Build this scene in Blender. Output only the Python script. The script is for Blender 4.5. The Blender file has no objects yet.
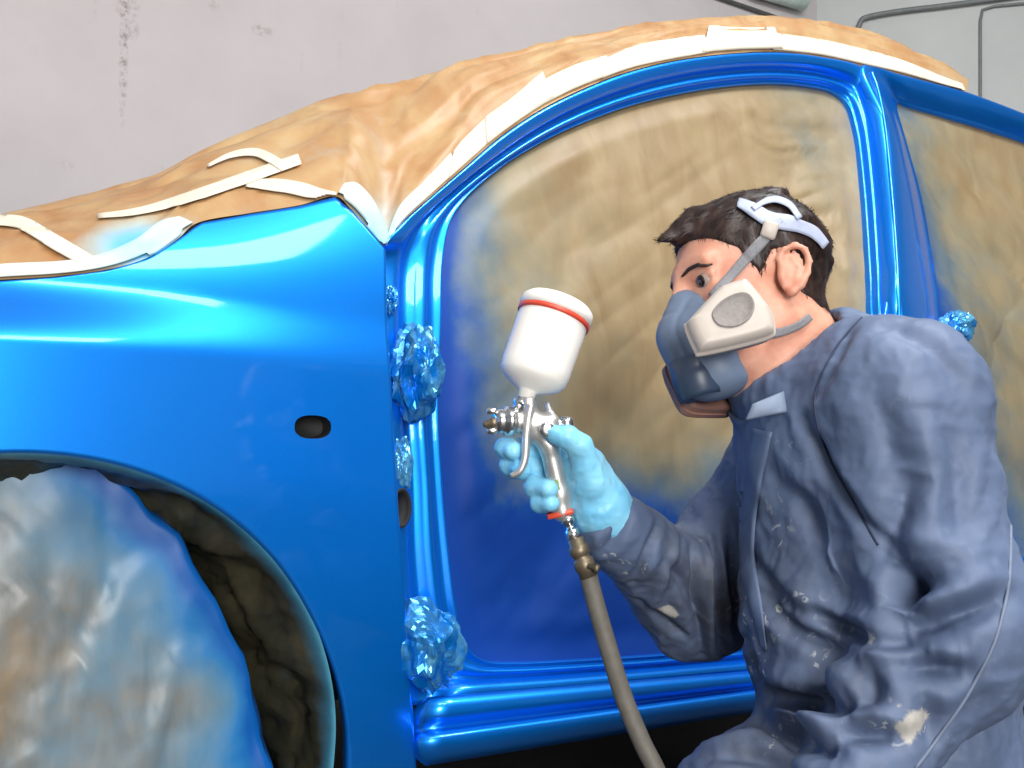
import bpy, math, random
import numpy as np
from mathutils import Vector, Matrix
from mathutils.bvhtree import BVHTree
random.seed(7); np.random.seed(7)
SC = bpy.context.scene
COL = SC.collection

# ------------------------------------------------------------------ camera, light, exposure
FPX = 1000.0
CAM = np.array([-0.6045, -1.383, 0.67])
YAW, PITCH = math.radians(30), math.radians(3.2)
FW = np.array([math.sin(YAW)*math.cos(PITCH), math.cos(YAW)*math.cos(PITCH), math.sin(PITCH)])
RT = np.array([math.cos(YAW), -math.sin(YAW), 0.0])
UPV = np.cross(RT, FW)
cd = bpy.data.cameras.new('camera'); cam = bpy.data.objects.new('camera', cd); COL.objects.link(cam)
cd.sensor_width = 36; cd.lens = FPX/1024*36; cd.clip_start = 0.05
cam.matrix_world = Matrix(((RT[0], UPV[0], -FW[0], CAM[0]), (RT[1], UPV[1], -FW[1], CAM[1]),
                           (RT[2], UPV[2], -FW[2], CAM[2]), (0, 0, 0, 1)))
SC.camera = cam
SC.view_settings.view_transform = 'Standard'; SC.view_settings.look = 'None'
SC.view_settings.gamma = 1.0; SC.view_settings.use_curve_mapping = False
SC.view_settings.exposure = -0.05

w = bpy.data.worlds.new('world'); SC.world = w; w.use_nodes = True
w.node_tree.nodes['Background'].inputs[0].default_value = (0.9, 0.95, 1.0, 1)
w.node_tree.nodes['Background'].inputs[1].default_value = 0.35

def area_light(name, loc, target, sx, sy, power, col=(1, 1, 1)):
    l = bpy.data.lights.new(name, 'AREA'); l.shape = 'RECTANGLE'; l.size = sx; l.size_y = sy
    l.energy = power; l.color = col
    o = bpy.data.objects.new(name, l); COL.objects.link(o); o.location = loc
    o.rotation_euler = (Vector(target)-Vector(loc)).to_track_quat('-Z', 'Y').to_euler()
    return o
area_light('booth_light_front', (-0.3, -2.3, 3.4), (-0.1, 0.0, 0.9), 2.0, 0.7, 70, (1, 0.98, 0.95))
area_light('fill_light_wing', (-1.25, -4.2, 1.45), (-0.6, -0.6, 1.2), 1.4, 1.7, 175, (1, 0.98, 0.96))  # unseen panel added behind the viewer to brighten the front wing
area_light('booth_light_rear', (1.3, -1.0, 3.4), (1.1, -0.4, 0.8), 1.2, 0.6, 70, (0.95, 0.98, 1.0))
area_light('booth_light_back', (0.0, 1.6, 3.55), (0.0, 3.0, 1.2), 5.0, 0.4, 17, (1, 0.97, 0.97))
area_light('fill_light_corner', (3.0, 0.6, 3.5), (4.6, 2.6, 1.8), 1.6, 0.4, 22, (0.97, 1.0, 0.98))  # unseen fill added to lift the dark corner partition

# ------------------------------------------------------------------ geometry helpers
def ray(px, py):
    d = FW + RT*((px-512)/FPX) - UPV*((py-384)/FPX)
    return d
def P(px, py, depth):                       # point at a distance in front of the viewer
    return CAM + ray(px, py)*depth
def project(p):
    q = np.asarray(p)-CAM; z = q@FW
    return np.array([512+FPX*(q@RT)/z, 384-FPX*(q@UPV)/z])
def on_plane_y(px, py, Y):
    d = ray(px, py); return CAM + d*((Y-CAM[1])/d[1])
def on_surf(px, py, S):                     # first hit with the body-side surface Y = S(x, z)
    d = ray(px, py); a = 0.5; b = 4.0
    for t in np.linspace(0.6, 4.0, 400):
        p = CAM+d*t
        if p[1] >= S(p[0], p[2]): b = t; break
        a = t
    for _ in range(40):
        m = (a+b)/2; p = CAM+d*m
        if p[1] >= S(p[0], p[2]): b = m
        else: a = m
    return CAM+d*(a+b)/2

def sstep(a, b, x):
    t = np.clip((np.asarray(x, float)-a)/(b-a), 0, 1); return t*t*(3-2*t)
def catmull(pts, n, closed=False):
    """resample a polyline with a Catmull-Rom spline, n points, even in parameter"""
    p = np.asarray(pts, float); m = len(p)
    if closed:
        u = np.linspace(0, m, n, endpoint=False); idx = np.floor(u).astype(int); f = (u-idx)[:, None]
        p0, p1, p2, p3 = p[(idx-1) % m], p[idx % m], p[(idx+1) % m], p[(idx+2) % m]
    else:
        u = np.linspace(0, m-1, n); idx = np.minimum(np.floor(u).astype(int), m-2); f = (u-idx)[:, None]
        g = lambda i: p[np.clip(i, 0, m-1)]
        p0, p1, p2, p3 = g(idx-1), g(idx), g(idx+1), g(idx+2)
    return 0.5*((2*p1)+(-p0+p2)*f+(2*p0-5*p1+4*p2-p3)*f**2+(-p0+3*p1-3*p2+p3)*f**3)
def even(pts, n):
    p = np.asarray(pts, float); s = np.r_[0, np.cumsum(np.linalg.norm(np.diff(p, axis=0), axis=1))]
    u = np.linspace(0, s[-1], n)
    return np.stack([np.interp(u, s, p[:, k]) for k in range(p.shape[1])], 1)

# ---- value noise in numpy
_PERM = np.random.RandomState(3).permutation(4096)
_VAL = np.random.RandomState(4).uniform(-1, 1, 4096)
def vnoise(p):
    p = np.asarray(p, float); i = np.floor(p).astype(np.int64); f = p-i; f = f*f*f*(f*(f*6-15)+10)
    def h(a, b, c): return _VAL[_PERM[(_PERM[(_PERM[(i[..., 0]+a) & 4095]+i[..., 1]+b) & 4095]+i[..., 2]+c) & 4095]]
    fx, fy, fz = f[..., 0], f[..., 1], f[..., 2]
    L = lambda a, b, t: a+(b-a)*t
    return L(L(L(h(0,0,0), h(1,0,0), fx), L(h(0,1,0), h(1,1,0), fx), fy),
             L(L(h(0,0,1), h(1,0,1), fx), L(h(0,1,1), h(1,1,1), fx), fy), fz)
def fbm(p, o=4):
    r = 0; a = 1.0; p = np.asarray(p, float)
    for k in range(o): r = r+a*vnoise(p+k*17.3); p = p*2.03; a *= 0.5
    return r
_ROT = np.linalg.qr(np.random.RandomState(12).normal(size=(3, 3)))[0]
def ridged(p, o=4, rot=True):
    r = 0; a = 1.0; p = np.asarray(p, float)
    for k in range(o):
        if rot: p = p@_ROT
        r = r+a*(1-2*np.abs(vnoise(p+k*11.7))); p = p*2.1; a *= 0.5
    return r
def crumple(p, o=5, gain=0.62):
    r = 0; a = 1.0; p = np.asarray(p, float)
    for k in range(o): p = p@_ROT; r = r+a*(0.4-np.abs(vnoise(p+k*23.1))); p = p*2.05; a *= gain
    return r
def facets(p, seed=0, n=3):
    """crumpled-paper relief: sharp creases between flat facets (folded plane waves)"""
    rs = np.random.RandomState(seed); r = 0
    warp = np.stack([fbm(p*0.8+seed, 2), fbm(p*0.8+31+seed, 2), fbm(p*0.8+57+seed, 2)], -1)*0.5
    q = p+warp
    for k in range(n*3):
        d = rs.normal(size=3); d /= np.linalg.norm(d); fr = rs.uniform(0.5, 1.6)
        x = q@d*fr+rs.uniform(0, 9); r = r+np.abs((x % 2)-1)/fr
    return r/(n*3)-0.5

def V3(a): return [tuple(map(float, v)) for v in a]
def mk(name, verts, faces, mat, parent=None, smooth=True, base=None):
    """one mesh object; vertices are given in world space and stored relative to the thing's base"""
    verts = np.asarray(verts, float)
    off = np.zeros(3)
    if parent is not None: off = np.array(parent['_base']) if '_base' in parent else off
    elif base is not None: off = np.array(base, float)
    me = bpy.data.meshes.new(name)
    me.from_pydata(V3(verts-off), [], [tuple(map(int, f)) for f in faces])
    me.update()
    if smooth: me.polygons.foreach_set('use_smooth', [True]*len(me.polygons))
    if mat: me.materials.append(mat)
    o = bpy.data.objects.new(name, me); COL.objects.link(o)
    if parent is not None: o.parent = parent; o['_base'] = list(map(float, off))
    else:
        o.location = off; o['_base'] = list(map(float, off))
    return o
def thing(name, base, label, cat, group=None):
    o = bpy.data.objects.new(name, None); COL.objects.link(o); o.location = base
    o.empty_display_size = 0.05; o['_base'] = list(map(float, base))
    return tag(o, label, cat, group)
def tag(o, label=None, cat=None, group=None, kind=None):
    if label: o['label'] = label
    if cat: o['category'] = cat
    if group: o['group'] = group
    if kind: o['kind'] = kind
    return o
def struct(o): o['kind'] = 'structure'; return o
def grid_faces(nr, nc, close_c=False, close_r=False, flip=False):
    fs = []
    for r in range(nr if close_r else nr-1):
        for c in range(nc if close_c else nc-1):
            a = r*nc+c; b = r*nc+(c+1) % nc; d = ((r+1) % nr)*nc+c; e = ((r+1) % nr)*nc+(c+1) % nc
            fs.append((a, d, e, b) if flip else (a, b, e, d))
    return fs
def attr(o, name, vals):
    a = o.data.attributes.new(name, 'FLOAT', 'POINT'); a.data.foreach_set('value', np.asarray(vals, np.float32))
def recalc(o):
    import bmesh
    bm = bmesh.new(); bm.from_mesh(o.data); bmesh.ops.recalc_face_normals(bm, faces=bm.faces); bm.to_mesh(o.data); bm.free(); return o
def frame(d):
    d = np.asarray(d, float); d = d/np.linalg.norm(d)
    a = np.array([0, 0, 1.0]) if abs(d[2]) < 0.9 else np.array([1.0, 0, 0])
    x = np.cross(a, d); x /= np.linalg.norm(x); return x, np.cross(d, x), d
def tube_arrays(pts, radii, n=12, caps=True):
    pts = np.asarray(pts, float); m = len(pts); radii = np.broadcast_to(np.asarray(radii, float), (m,))
    T = np.gradient(pts, axis=0); T /= np.linalg.norm(T, axis=1)[:, None]+1e-12
    x, y, _ = frame(T[0]); V = []
    for i in range(m):
        x = x-T[i]*(x@T[i]); x /= np.linalg.norm(x); y = np.cross(T[i], x)
        a = np.linspace(0, 2*np.pi, n, endpoint=False)
        V.append(pts[i]+radii[i]*(np.cos(a)[:, None]*x+np.sin(a)[:, None]*y))
    V = np.concatenate(V); F = grid_faces(m, n, close_c=True)
    if caps: F += [tuple(range(n))[::-1], tuple((m-1)*n+k for k in range(n))]
    return V, F
def tube(name, pts, radii, mat, parent=None, n=12, base=None, caps=True):
    V, F = tube_arrays(pts, radii, n, caps); return mk(name, V, F, mat, parent, base=base)
def lathe_arrays(a, b, prof, n=40):
    """prof: list of (t along a->b in 0..1 of length, radius)"""
    a = np.asarray(a, float); b = np.asarray(b, float); x, y, d = frame(b-a); L = np.linalg.norm(b-a)
    V = []; an = np.linspace(0, 2*np.pi, n, endpoint=False)
    for t, r in prof: V.append(a+d*t*L+max(r, 1e-5)*(np.cos(an)[:, None]*x+np.sin(an)[:, None]*y))
    V = np.concatenate(V); F = grid_faces(len(prof), n, close_c=True)
    F += [tuple(range(n))[::-1], tuple((len(prof)-1)*n+k for k in range(n))]
    return V, F
def lathe(name, a, b, prof, mat, parent=None, n=40, base=None):
    V, F = lathe_arrays(a, b, prof, n); return mk(name, V, F, mat, parent, base=base)
def join(parts):
    V = []; F = []; k = 0
    for v, f in parts:
        V.append(np.asarray(v, float)); F += [tuple(i+k for i in q) for q in f]; k += len(v)
    return np.concatenate(V), F
def box_arrays(c, ax, ay, az, hx, hy, hz, bev=0.0):
    """box with half sizes, chamfered when bev > 0 (lofted octagon rings)"""
    c = np.asarray(c, float); ax, ay, az = (np.asarray(k, float)/np.linalg.norm(k) for k in (ax, ay, az))
    b = min(bev, hx*0.9, hy*0.9, hz*0.9)
    def ringv(ex, ey, z):
        q = [(ex, ey-b), (ex-b, ey), (-ex+b, ey), (-ex, ey-b), (-ex, -ey+b), (-ex+b, -ey), (ex-b, -ey), (ex, -ey+b)]
        return [c+ax*u+ay*v+az*z for u, v in q]
    V = ringv(hx-b, hy-b, -hz)+ringv(hx, hy, -hz+b)+ringv(hx, hy, hz-b)+ringv(hx-b, hy-b, hz)
    F = grid_faces(4, 8, close_c=True)+[tuple(range(8))[::-1], tuple(24+k for k in range(8))]
    return np.array(V), F

# ---- signed-distance shapes and a sparse surface-nets mesher (organic bodies as one surface)
def rcone(p, a, b, ra, rb):
    a = np.asarray(a, float); b = np.asarray(b, float); ba = b-a
    h = np.clip(((p-a)@ba)/(ba@ba), 0, 1)
    return np.linalg.norm(p-a-h[:, None]*ba, axis=1)-(ra+(rb-ra)*h)
def ellip(p, c, ax, r):
    q = (p-np.asarray(c))@np.asarray(ax).T; r = np.asarray(r, float)
    k0 = np.linalg.norm(q/r, axis=1); k1 = np.linalg.norm(q/(r*r), axis=1)
    return k0*(k0-1)/np.maximum(k1, 1e-9)
def smin(a, b, k):
    h = np.clip(0.5+0.5*(b-a)/k, 0, 1); return b+(a-b)*h-k*h*(1-h)
def smax(a, b, k): return -smin(-a, -b, k)
def surface_nets(f, lo, hi, h):
    lo = np.asarray(lo, float); hi = np.asarray(hi, float); B = 4
    nb = np.ceil((hi-lo)/(h*B)).astype(int); n = nb*B+1
    cc = np.stack(np.meshgrid(*[np.arange(k) for k in nb], indexing='ij'), -1).reshape(-1, 3)
    cv = f(lo+(cc+0.5)*B*h)
    near = np.abs(cv) < B*h*1.6
    big = np.where(cv > 0, 1.0, -1.0).reshape(nb)
    D = np.ones(n)
    D[:-1, :-1, :-1] = big.repeat(B, 0).repeat(B, 1).repeat(B, 2)
    loc = np.stack(np.meshgrid(*[np.arange(B+1)]*3, indexing='ij'), -1).reshape(-1, 3)
    idx = (cc[near]*B)[:, None, :]+loc[None]; idx = idx.reshape(-1, 3)
    fl = np.unique(np.ravel_multi_index(idx.T, n)); idx = np.stack(np.unravel_index(fl, n), -1)
    D.reshape(-1)[fl] = f(lo+idx*h)
    S = D < 0
    c = [S[i:n[0]-1+i, j:n[1]-1+j, k:n[2]-1+k] for i in (0, 1) for j in (0, 1) for k in (0, 1)]
    cnt = sum(x.astype(np.int8) for x in c); act = np.argwhere((cnt > 0) & (cnt < 8))
    vid = -np.ones(n-1, int); vid[tuple(act.T)] = np.arange(len(act))
    acc = np.zeros((len(act), 3)); num = np.zeros(len(act))
    cor = [(i, j, k) for i in (0, 1) for j in (0, 1) for k in (0, 1)]
    for a in cor:
        for ax in range(3):
            if a[ax]: continue
            b = list(a); b[ax] = 1
            va = D[tuple((act+a).T)]; vb = D[tuple((act+b).T)]
            m = (va < 0) != (vb < 0); t = np.where(m, va/np.where(m, va-vb, 1), 0)
            q = np.tile(np.array(a, float), (len(act), 1)); q[:, ax] += t
            acc[m] += q[m]; num[m] += 1
    verts = lo+(act+acc/num[:, None])*h
    F = []
    for ax in range(3):
        u, v = (ax+1) % 3, (ax+2) % 3
        sl0 = [slice(None)]*3; sl1 = [slice(None)]*3; sl0[ax] = slice(0, -1); sl1[ax] = slice(1, None)
        e = np.argwhere(S[tuple(sl0)] != S[tuple(sl1)])
        e = e[(e[:, u] > 0) & (e[:, v] > 0) & (e[:, u] < n[u]-1) & (e[:, v] < n[v]-1)]
        def cell(du, dv):
            q = e.copy(); q[:, u] += du; q[:, v] += dv; return vid[tuple(q.T)]
        quad = np.stack([cell(-1, -1), cell(0, -1), cell(0, 0), cell(-1, 0)], 1)
        fl = ~S[tuple(e.T)]
        quad[fl] = quad[fl][:, ::-1]
        F.append(quad)
    F = np.concatenate(F); F = F[(F >= 0).all(1)]
    return verts, F
def vnormals(V, F):
    F = np.asarray(F); n = np.cross(V[F[:, 2]]-V[F[:, 0]], V[F[:, 3]]-V[F[:, 1]])
    N = np.zeros_like(V)
    for k in range(4): np.add.at(N, F[:, k], n)
    return N/(np.linalg.norm(N, axis=1)[:, None]+1e-12)
def relax(V, F, it=2, lam=0.5):
    F = np.asarray(F)
    for _ in range(it):
        A = np.zeros_like(V); C = np.zeros(len(V))
        for a, b in ((0, 1), (1, 2), (2, 3), (3, 0)):
            np.add.at(A, F[:, a], V[F[:, b]]); np.add.at(A, F[:, b], V[F[:, a]])
            np.add.at(C, F[:, a], 1); np.add.at(C, F[:, b], 1)
        V = V+(A/np.maximum(C, 1)[:, None]-V)*lam
    return V
def seg_dist(p, pts):
    d = np.full(len(p), 1e9); tt = np.zeros(len(p)); m = len(pts)-1
    for k in range(m):
        a = pts[k]; ba = pts[k+1]-a; h = np.clip(((p-a)@ba)/(ba@ba+1e-12), 0, 1)
        e = np.linalg.norm(p-a-h[:, None]*ba, axis=1); m_ = e < d
        d[m_] = e[m_]; tt[m_] = (k+h[m_])/m
    return d, tt

# ------------------------------------------------------------------ materials
def srgb(r, g, b):
    return tuple((c/255/12.92 if c/255 <= 0.04045 else ((c/255+0.055)/1.055)**2.4) for c in (r, g, b))+(1,)
class Mat:
    def __init__(s, name, color=(0.8, 0.8, 0.8, 1), rough=0.5, metal=0.0, **kw):
        s.m = bpy.data.materials.new(name); s.m.use_nodes = True; s.t = s.m.node_tree; s.b = s.t.nodes['Principled BSDF']
        s.b.inputs['Base Color'].default_value = color; s.b.inputs['Roughness'].default_value = rough
        s.b.inputs['Metallic'].default_value = metal
        for k, v in kw.items(): s.b.inputs[k.replace('_', ' ')].default_value = v
        s.co = None
    def n(s, typ, **kw):
        x = s.t.nodes.new(typ)
        for k, v in kw.items(): setattr(x, k, v)
        return x
    def link(s, a, b): s.t.links.new(a, b)
    def coord(s, scale=(1, 1, 1)):
        c = s.n('ShaderNodeTexCoord'); mp = s.n('ShaderNodeMapping'); mp.inputs['Scale'].default_value = scale
        s.link(c.outputs['Object'], mp.inputs[0]); return mp.outputs[0]
    def noise(s, scale, detail=4, rough=0.55, vec=None, dist=0.0):
        x = s.n('ShaderNodeTexNoise'); x.inputs['Scale'].default_value = scale; x.inputs['Detail'].default_value = detail
        x.inputs['Roughness'].default_value = rough; x.inputs['Distortion'].default_value = dist
        s.link(vec if vec is not None else s.coord(), x.inputs['Vector']); return x.outputs['Fac']
    def ramp(s, fac, stops):
        r = s.n('ShaderNodeValToRGB'); e = r.color_ramp.elements
        while len(e) < len(stops): e.new(0.5)
        for k, (p, c) in enumerate(stops): e[k].position = p; e[k].color = c if len(c) == 4 else tuple(c)+(1,)
        s.link(fac, r.inputs[0]); return r.outputs[0]
    def mix(s, fac, a, b):
        x = s.n('ShaderNodeMix', data_type='RGBA')
        for v, i in ((fac, 0), (a, 6), (b, 7)):
            if hasattr(v, 'links'): s.link(v, x.inputs[i])
            else: x.inputs[i].default_value = v
        return x.outputs[2]
    def math(s, op, a, b=0.0):
        x = s.n('ShaderNodeMath', operation=op)
        for v, i in ((a, 0), (b, 1)):
            if hasattr(v, 'links'): s.link(v, x.inputs[i])
            else: x.inputs[i].default_value = v
        return x.outputs[0]
    def attr(s, name):
        x = s.n('ShaderNodeAttribute', attribute_name=name); return x.outputs['Fac']
    def bump(s, fac, strength=0.3, dist=0.01):
        x = s.n('ShaderNodeBump'); x.inputs['Strength'].default_value = strength; x.inputs['Distance'].default_value = dist
        s.link(fac, x.inputs['Height'])
        if s.b.inputs['Normal'].links: s.link(s.b.inputs['Normal'].links[0].from_socket, x.inputs['Normal'])
        s.link(x.outputs[0], s.b.inputs['Normal']); return s
    def col(s, sock): s.link(sock, s.b.inputs['Base Color']); return s
    def set(s, inp, sock): s.link(sock, s.b.inputs[inp]); return s

def simple(name, c, rough=0.5, metal=0.0, var=0.12, scale=30, bump=0.0, **kw):
    m = Mat(name, c, rough, metal, **kw)
    n_ = m.noise(scale)
    lo = tuple(x*(1-var) for x in c[:3])+(1,); hi = tuple(min(1, x*(1+var)) for x in c[:3])+(1,)
    m.col(m.ramp(n_, [(0.3, lo), (0.7, hi)]))
    if bump: m.bump(n_, bump, 0.002)
    return m.m

BLUE = (0.0, 0.22, 0.94, 1)
paint = Mat('blue_metallic_paint', BLUE, 0.38, 0.76, Coat_Weight=0.7, Coat_Roughness=0.06)
fl = paint.noise(900, 2); paint.col(paint.ramp(fl, [(0.3, (0.0, 0.22, 0.86, 1)), (0.7, (0.0, 0.27, 0.98, 1))]))
orange = paint.noise(140, 2); paint.bump(orange, 0.02, 0.001)
PAINT = paint.m

def paper_mat(name, c0, c1, over0, over1, rough=0.42, wr=0.5, scale=14, mid=None, crs=8):
    """masking paper; the point attribute 'overspray' says how much blue paint has landed on it"""
    m = Mat(name, c0, rough)
    fib = m.noise(scale, 6, 0.6, m.coord((1, 1, 0.35)), 0.6)
    base = m.ramp(fib, [(0.3, c0), (0.7, c1)])
    sp = m.noise(9, 5, 0.65)
    o = m.math('ADD', m.attr('overspray'), m.math('MULTIPLY', m.math('SUBTRACT', sp, 0.5), 0.5))
    oc = m.ramp(o, [(0.2, over0), (0.48, mid), (0.8, over1)] if mid else [(0.3, over0), (1.0, over1)])
    fac = m.ramp(o, [(0.05, (0, 0, 0, 1)), (0.75, (1, 1, 1, 1))])
    m.col(m.mix(fac, base, oc))
    rn = m.n('ShaderNodeTexNoise', noise_type='RIDGED_MULTIFRACTAL'); rn.inputs['Scale'].default_value = crs; rn.inputs['Detail'].default_value = 5
    m.link(m.coord((1, 1, 0.8)), rn.inputs['Vector'])
    m.bump(rn.outputs['Fac'], wr, 0.004)
    return m
DOORPAPER = paper_mat('kraft_paper_oversprayed', srgb(138, 115, 82), srgb(158, 138, 104), srgb(112, 126, 108), srgb(0, 62, 150), 0.5, 0.25, 14, srgb(34, 100, 128))
KRAFT = paper_mat('kraft_paper', srgb(164, 116, 72), srgb(188, 158, 114), srgb(170, 218, 228), srgb(50, 160, 220), 0.45, 0.12, 10)
WHEELPAPER = paper_mat('crumpled_wheel_paper', srgb(104, 98, 86), srgb(138, 122, 100), srgb(62, 150, 190), srgb(0, 84, 160), 0.40, 0.35, 22, None, 24)
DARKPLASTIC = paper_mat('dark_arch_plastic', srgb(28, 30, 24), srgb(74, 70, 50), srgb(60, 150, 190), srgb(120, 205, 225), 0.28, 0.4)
TAPE = paper_mat('cream_masking_tape', srgb(214, 203, 182), srgb(226, 217, 200), srgb(180, 224, 232), srgb(90, 200, 232), 0.6, 0.12)
FOIL = paper_mat('blue_foil', srgb(10, 115, 195), srgb(130, 212, 236), srgb(20, 125, 210), srgb(0, 120, 215), 0.22, 0.3, 40)
FOIL.b.inputs['Metallic'].default_value = 0.5

def wall_mat(name, c, dirt=True):
    m = Mat(name, c, 0.75)
    a = m.noise(1.3, 5, 0.6); base = m.ramp(a, [(0.3, tuple(x*0.9 for x in c[:3])+(1,)), (0.7, tuple(min(1, x*1.04) for x in c[:3])+(1,))])
    if dirt:
        st = m.noise(6, 6, 0.7, m.coord((2.2, 2.2, 0.35)))
        s2 = m.noise(22, 4, 0.7)
        f = m.math('MULTIPLY', m.ramp(st, [(0.62, (0, 0, 0, 1)), (0.74, (1, 1, 1, 1))]), m.ramp(s2, [(0.45, (0, 0, 0, 1)), (0.65, (1, 1, 1, 1))]))
        base = m.mix(m.math('MULTIPLY', f, 0.35), base, srgb(120, 112, 104))
    m.col(base); m.bump(m.noise(60, 3), 0.08, 0.002); return m.m
WALLM = wall_mat('painted_wall', srgb(206, 199, 199)); WALLR = wall_mat('painted_partition', srgb(206, 208, 206), False)
WALLB = wall_mat('booth_wall', srgb(200, 205, 210), False)
fm = Mat('dark_concrete', srgb(52, 52, 54), 0.6); fm.col(fm.ramp(fm.noise(3, 6), [(0.3, srgb(36, 36, 38)), (0.7, srgb(62, 60, 58))])); FLOORM = fm.m
BLACK = simple('black_cavity', srgb(14, 14, 16), 0.7)
UNDER = simple('black_underseal', srgb(16, 16, 18), 0.8, bump=0.3)

# ------------------------------------------------------------------ the room
def quad_struct(name, pts, mat): return struct(mk(name, pts, [(0, 1, 2, 3)], mat, smooth=False))
WY = 3.0
kc = P(822, 300, 1.0)-CAM; kt = (WY-CAM[1])/kc[1]; CORNER = CAM+kc*kt          # wall corner seen above the roof
CX, CY = CORNER[0], CORNER[1]; H = 3.7
XL, YB = -4.6, -4.4
dr = np.array([0.674, -0.739]); RE = (CX+dr[0]*3.2, CY+dr[1]*3.2)
quad_struct('floor', [(XL, YB, 0), (RE[0]+.1, YB, 0), (RE[0]+.1, WY+.1, 0), (XL, WY+.1, 0)], FLOORM)
quad_struct('ceiling', [(XL, YB, H), (XL, WY+.1, H), (RE[0]+.1, WY+.1, H), (RE[0]+.1, YB, H)], WALLB)
quad_struct('wall_back', [(XL, WY, 0), (CX, WY, 0), (CX, WY, H), (XL, WY, H)], WALLM)
quad_struct('wall_corner', [(CX, CY, 0), (RE[0], RE[1], 0), (RE[0], RE[1], H), (CX, CY, H)], WALLR)
quad_struct('wall_right', [(RE[0], RE[1], 0), (RE[0], YB, 0), (RE[0], YB, H), (RE[0], RE[1], H)], WALLB)
quad_struct('wall_left', [(XL, YB, 0), (XL, WY, 0), (XL, WY, H), (XL, YB, H)], WALLB)
quad_struct('wall_front', [(RE[0], YB, 0), (XL, YB, 0), (XL, YB, H), (RE[0], YB, H)], WALLB)
# rust and damp marks that the old wall carries: a vertical streak and a small patch
def wall_marks():
    m = Mat.__new__(Mat); m.m = WALLM; m.t = WALLM.node_tree; m.b = m.t.nodes['Principled BSDF']
    prev = m.b.inputs['Base Color'].links[0].from_socket
    c = m.n('ShaderNodeTexCoord'); sp = m.n('ShaderNodeSeparateXYZ'); m.link(c.outputs['Object'], sp.inputs[0])
    nz = m.noise(34, 5, 0.7)
    for (px, py, hx, hz, st, cut) in ((124, 40, 0.022, 0.42, 0.75, 0.46), (262, 30, 0.055, 0.035, 0.55, 0.45), (128, 8, 0.06, 0.05, 0.6, 0.46), (133, 30, 0.03, 0.05, 0.5, 0.44), (214, 6, 0.03, 0.03, 0.4, 0.46), (68, 165, 0.03, 0.03, 0.3, 0.46)):
        p = on_plane_y(px, py, WY)
        dx = m.math('DIVIDE', m.math('SUBTRACT', sp.outputs[0], float(p[0])), hx)
        dz = m.math('DIVIDE', m.math('SUBTRACT', sp.outputs[2], float(p[2])), hz)
        r = m.math('ADD', m.math('MULTIPLY', dx, dx), m.math('MULTIPLY', dz, dz))
        f = m.math('MULTIPLY', m.math('SUBTRACT', 1.0, m.math('MINIMUM', r, 1.0)), 1.0)
        g = m.math('MULTIPLY', f, m.ramp(nz, [(cut, (0, 0, 0, 1)), (cut+0.14, (1, 1, 1, 1))]))
        prev = m.mix(m.math('MULTIPLY', g, st), prev, srgb(128, 118, 114))
    m.col(prev)
wall_marks()

# ------------------------------------------------------------------ the car body
# body-side surface: Y (inward) as a function of X (rearward) and Z
def S0(x, z):
    tuck = 0.06*max(0.0, (0.42-z)/0.25)**2
    return tuck+0.40*0.07*math.log1p(math.exp((z-0.86)/0.07))
def shoulder_z(x): return 0.785+0.035*(x+0.9)*0.0
def SF(x, z):                                # front wing with its flared shoulder and crowned top
    a = 0.055*(1-sstep(-0.75, 0.02, x))+0.012
    zs = 0.800-0.015*float(sstep(-0.4, 0.0, x))
    fl_ = -a*(1-float(sstep(zs-0.02, zs+0.075, z)))*float(sstep(0.30, 0.62, z))
    roll = 0.9*max(0.0, z-(zs+0.03))**2*(2.6-1.7*float(sstep(-0.5, 0.0, x)))
    bow = 0.05*max(0.0, (-0.45-x))**2
    return fl_+roll+bow+0.03*max(0.0, (0.5-z)/0.3)**2
car = thing('car', (0.2, 0.75, 0.0), 'bright blue car body with its front door off and windows papered over', 'car')

top_px = [(-90, 286), (-40, 283), (0, 281), (60, 277), (110, 270), (150, 258), (178, 240), (200, 223), (250, 214), (300, 206), (335, 197), (352, 211), (385, 249)]
top3 = np.array([on_surf(x, y, SF) for x, y in top_px])
edge_px = [(385, 249), (386, 300), (389, 360), (393, 430), (398, 510), (404, 590), (410, 680), (416, 768), (422, 840)]
edge3 = np.array([on_surf(x, y, SF) for x, y in edge_px])
def Xedge(z): return np.interp(z, edge3[::-1, 2], edge3[::-1, 0])
arch_px = [(0, 455), (60, 453), (110, 457), (160, 470), (210, 497), (250, 530), (290, 580), (318, 640), (335, 700), (342, 760)]
arch3 = np.array([on_surf(x, y, SF) for x, y in arch_px])
A_ = np.c_[2*arch3[:, 0], 2*arch3[:, 2], np.ones(len(arch3))]; s_ = np.linalg.lstsq(A_, (arch3[:, 0]**2+arch3[:, 2]**2), rcond=None)[0]
AX, AZ = s_[0], s_[1]; AR = math.sqrt(s_[2]+AX**2+AZ**2)
print('ARCH', AX, AZ, AR, 'top', top3[[2, 7, 10, 12]].round(3).tolist(), 'edge', edge3[[0, 4, 7]].round(3).tolist())

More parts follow.
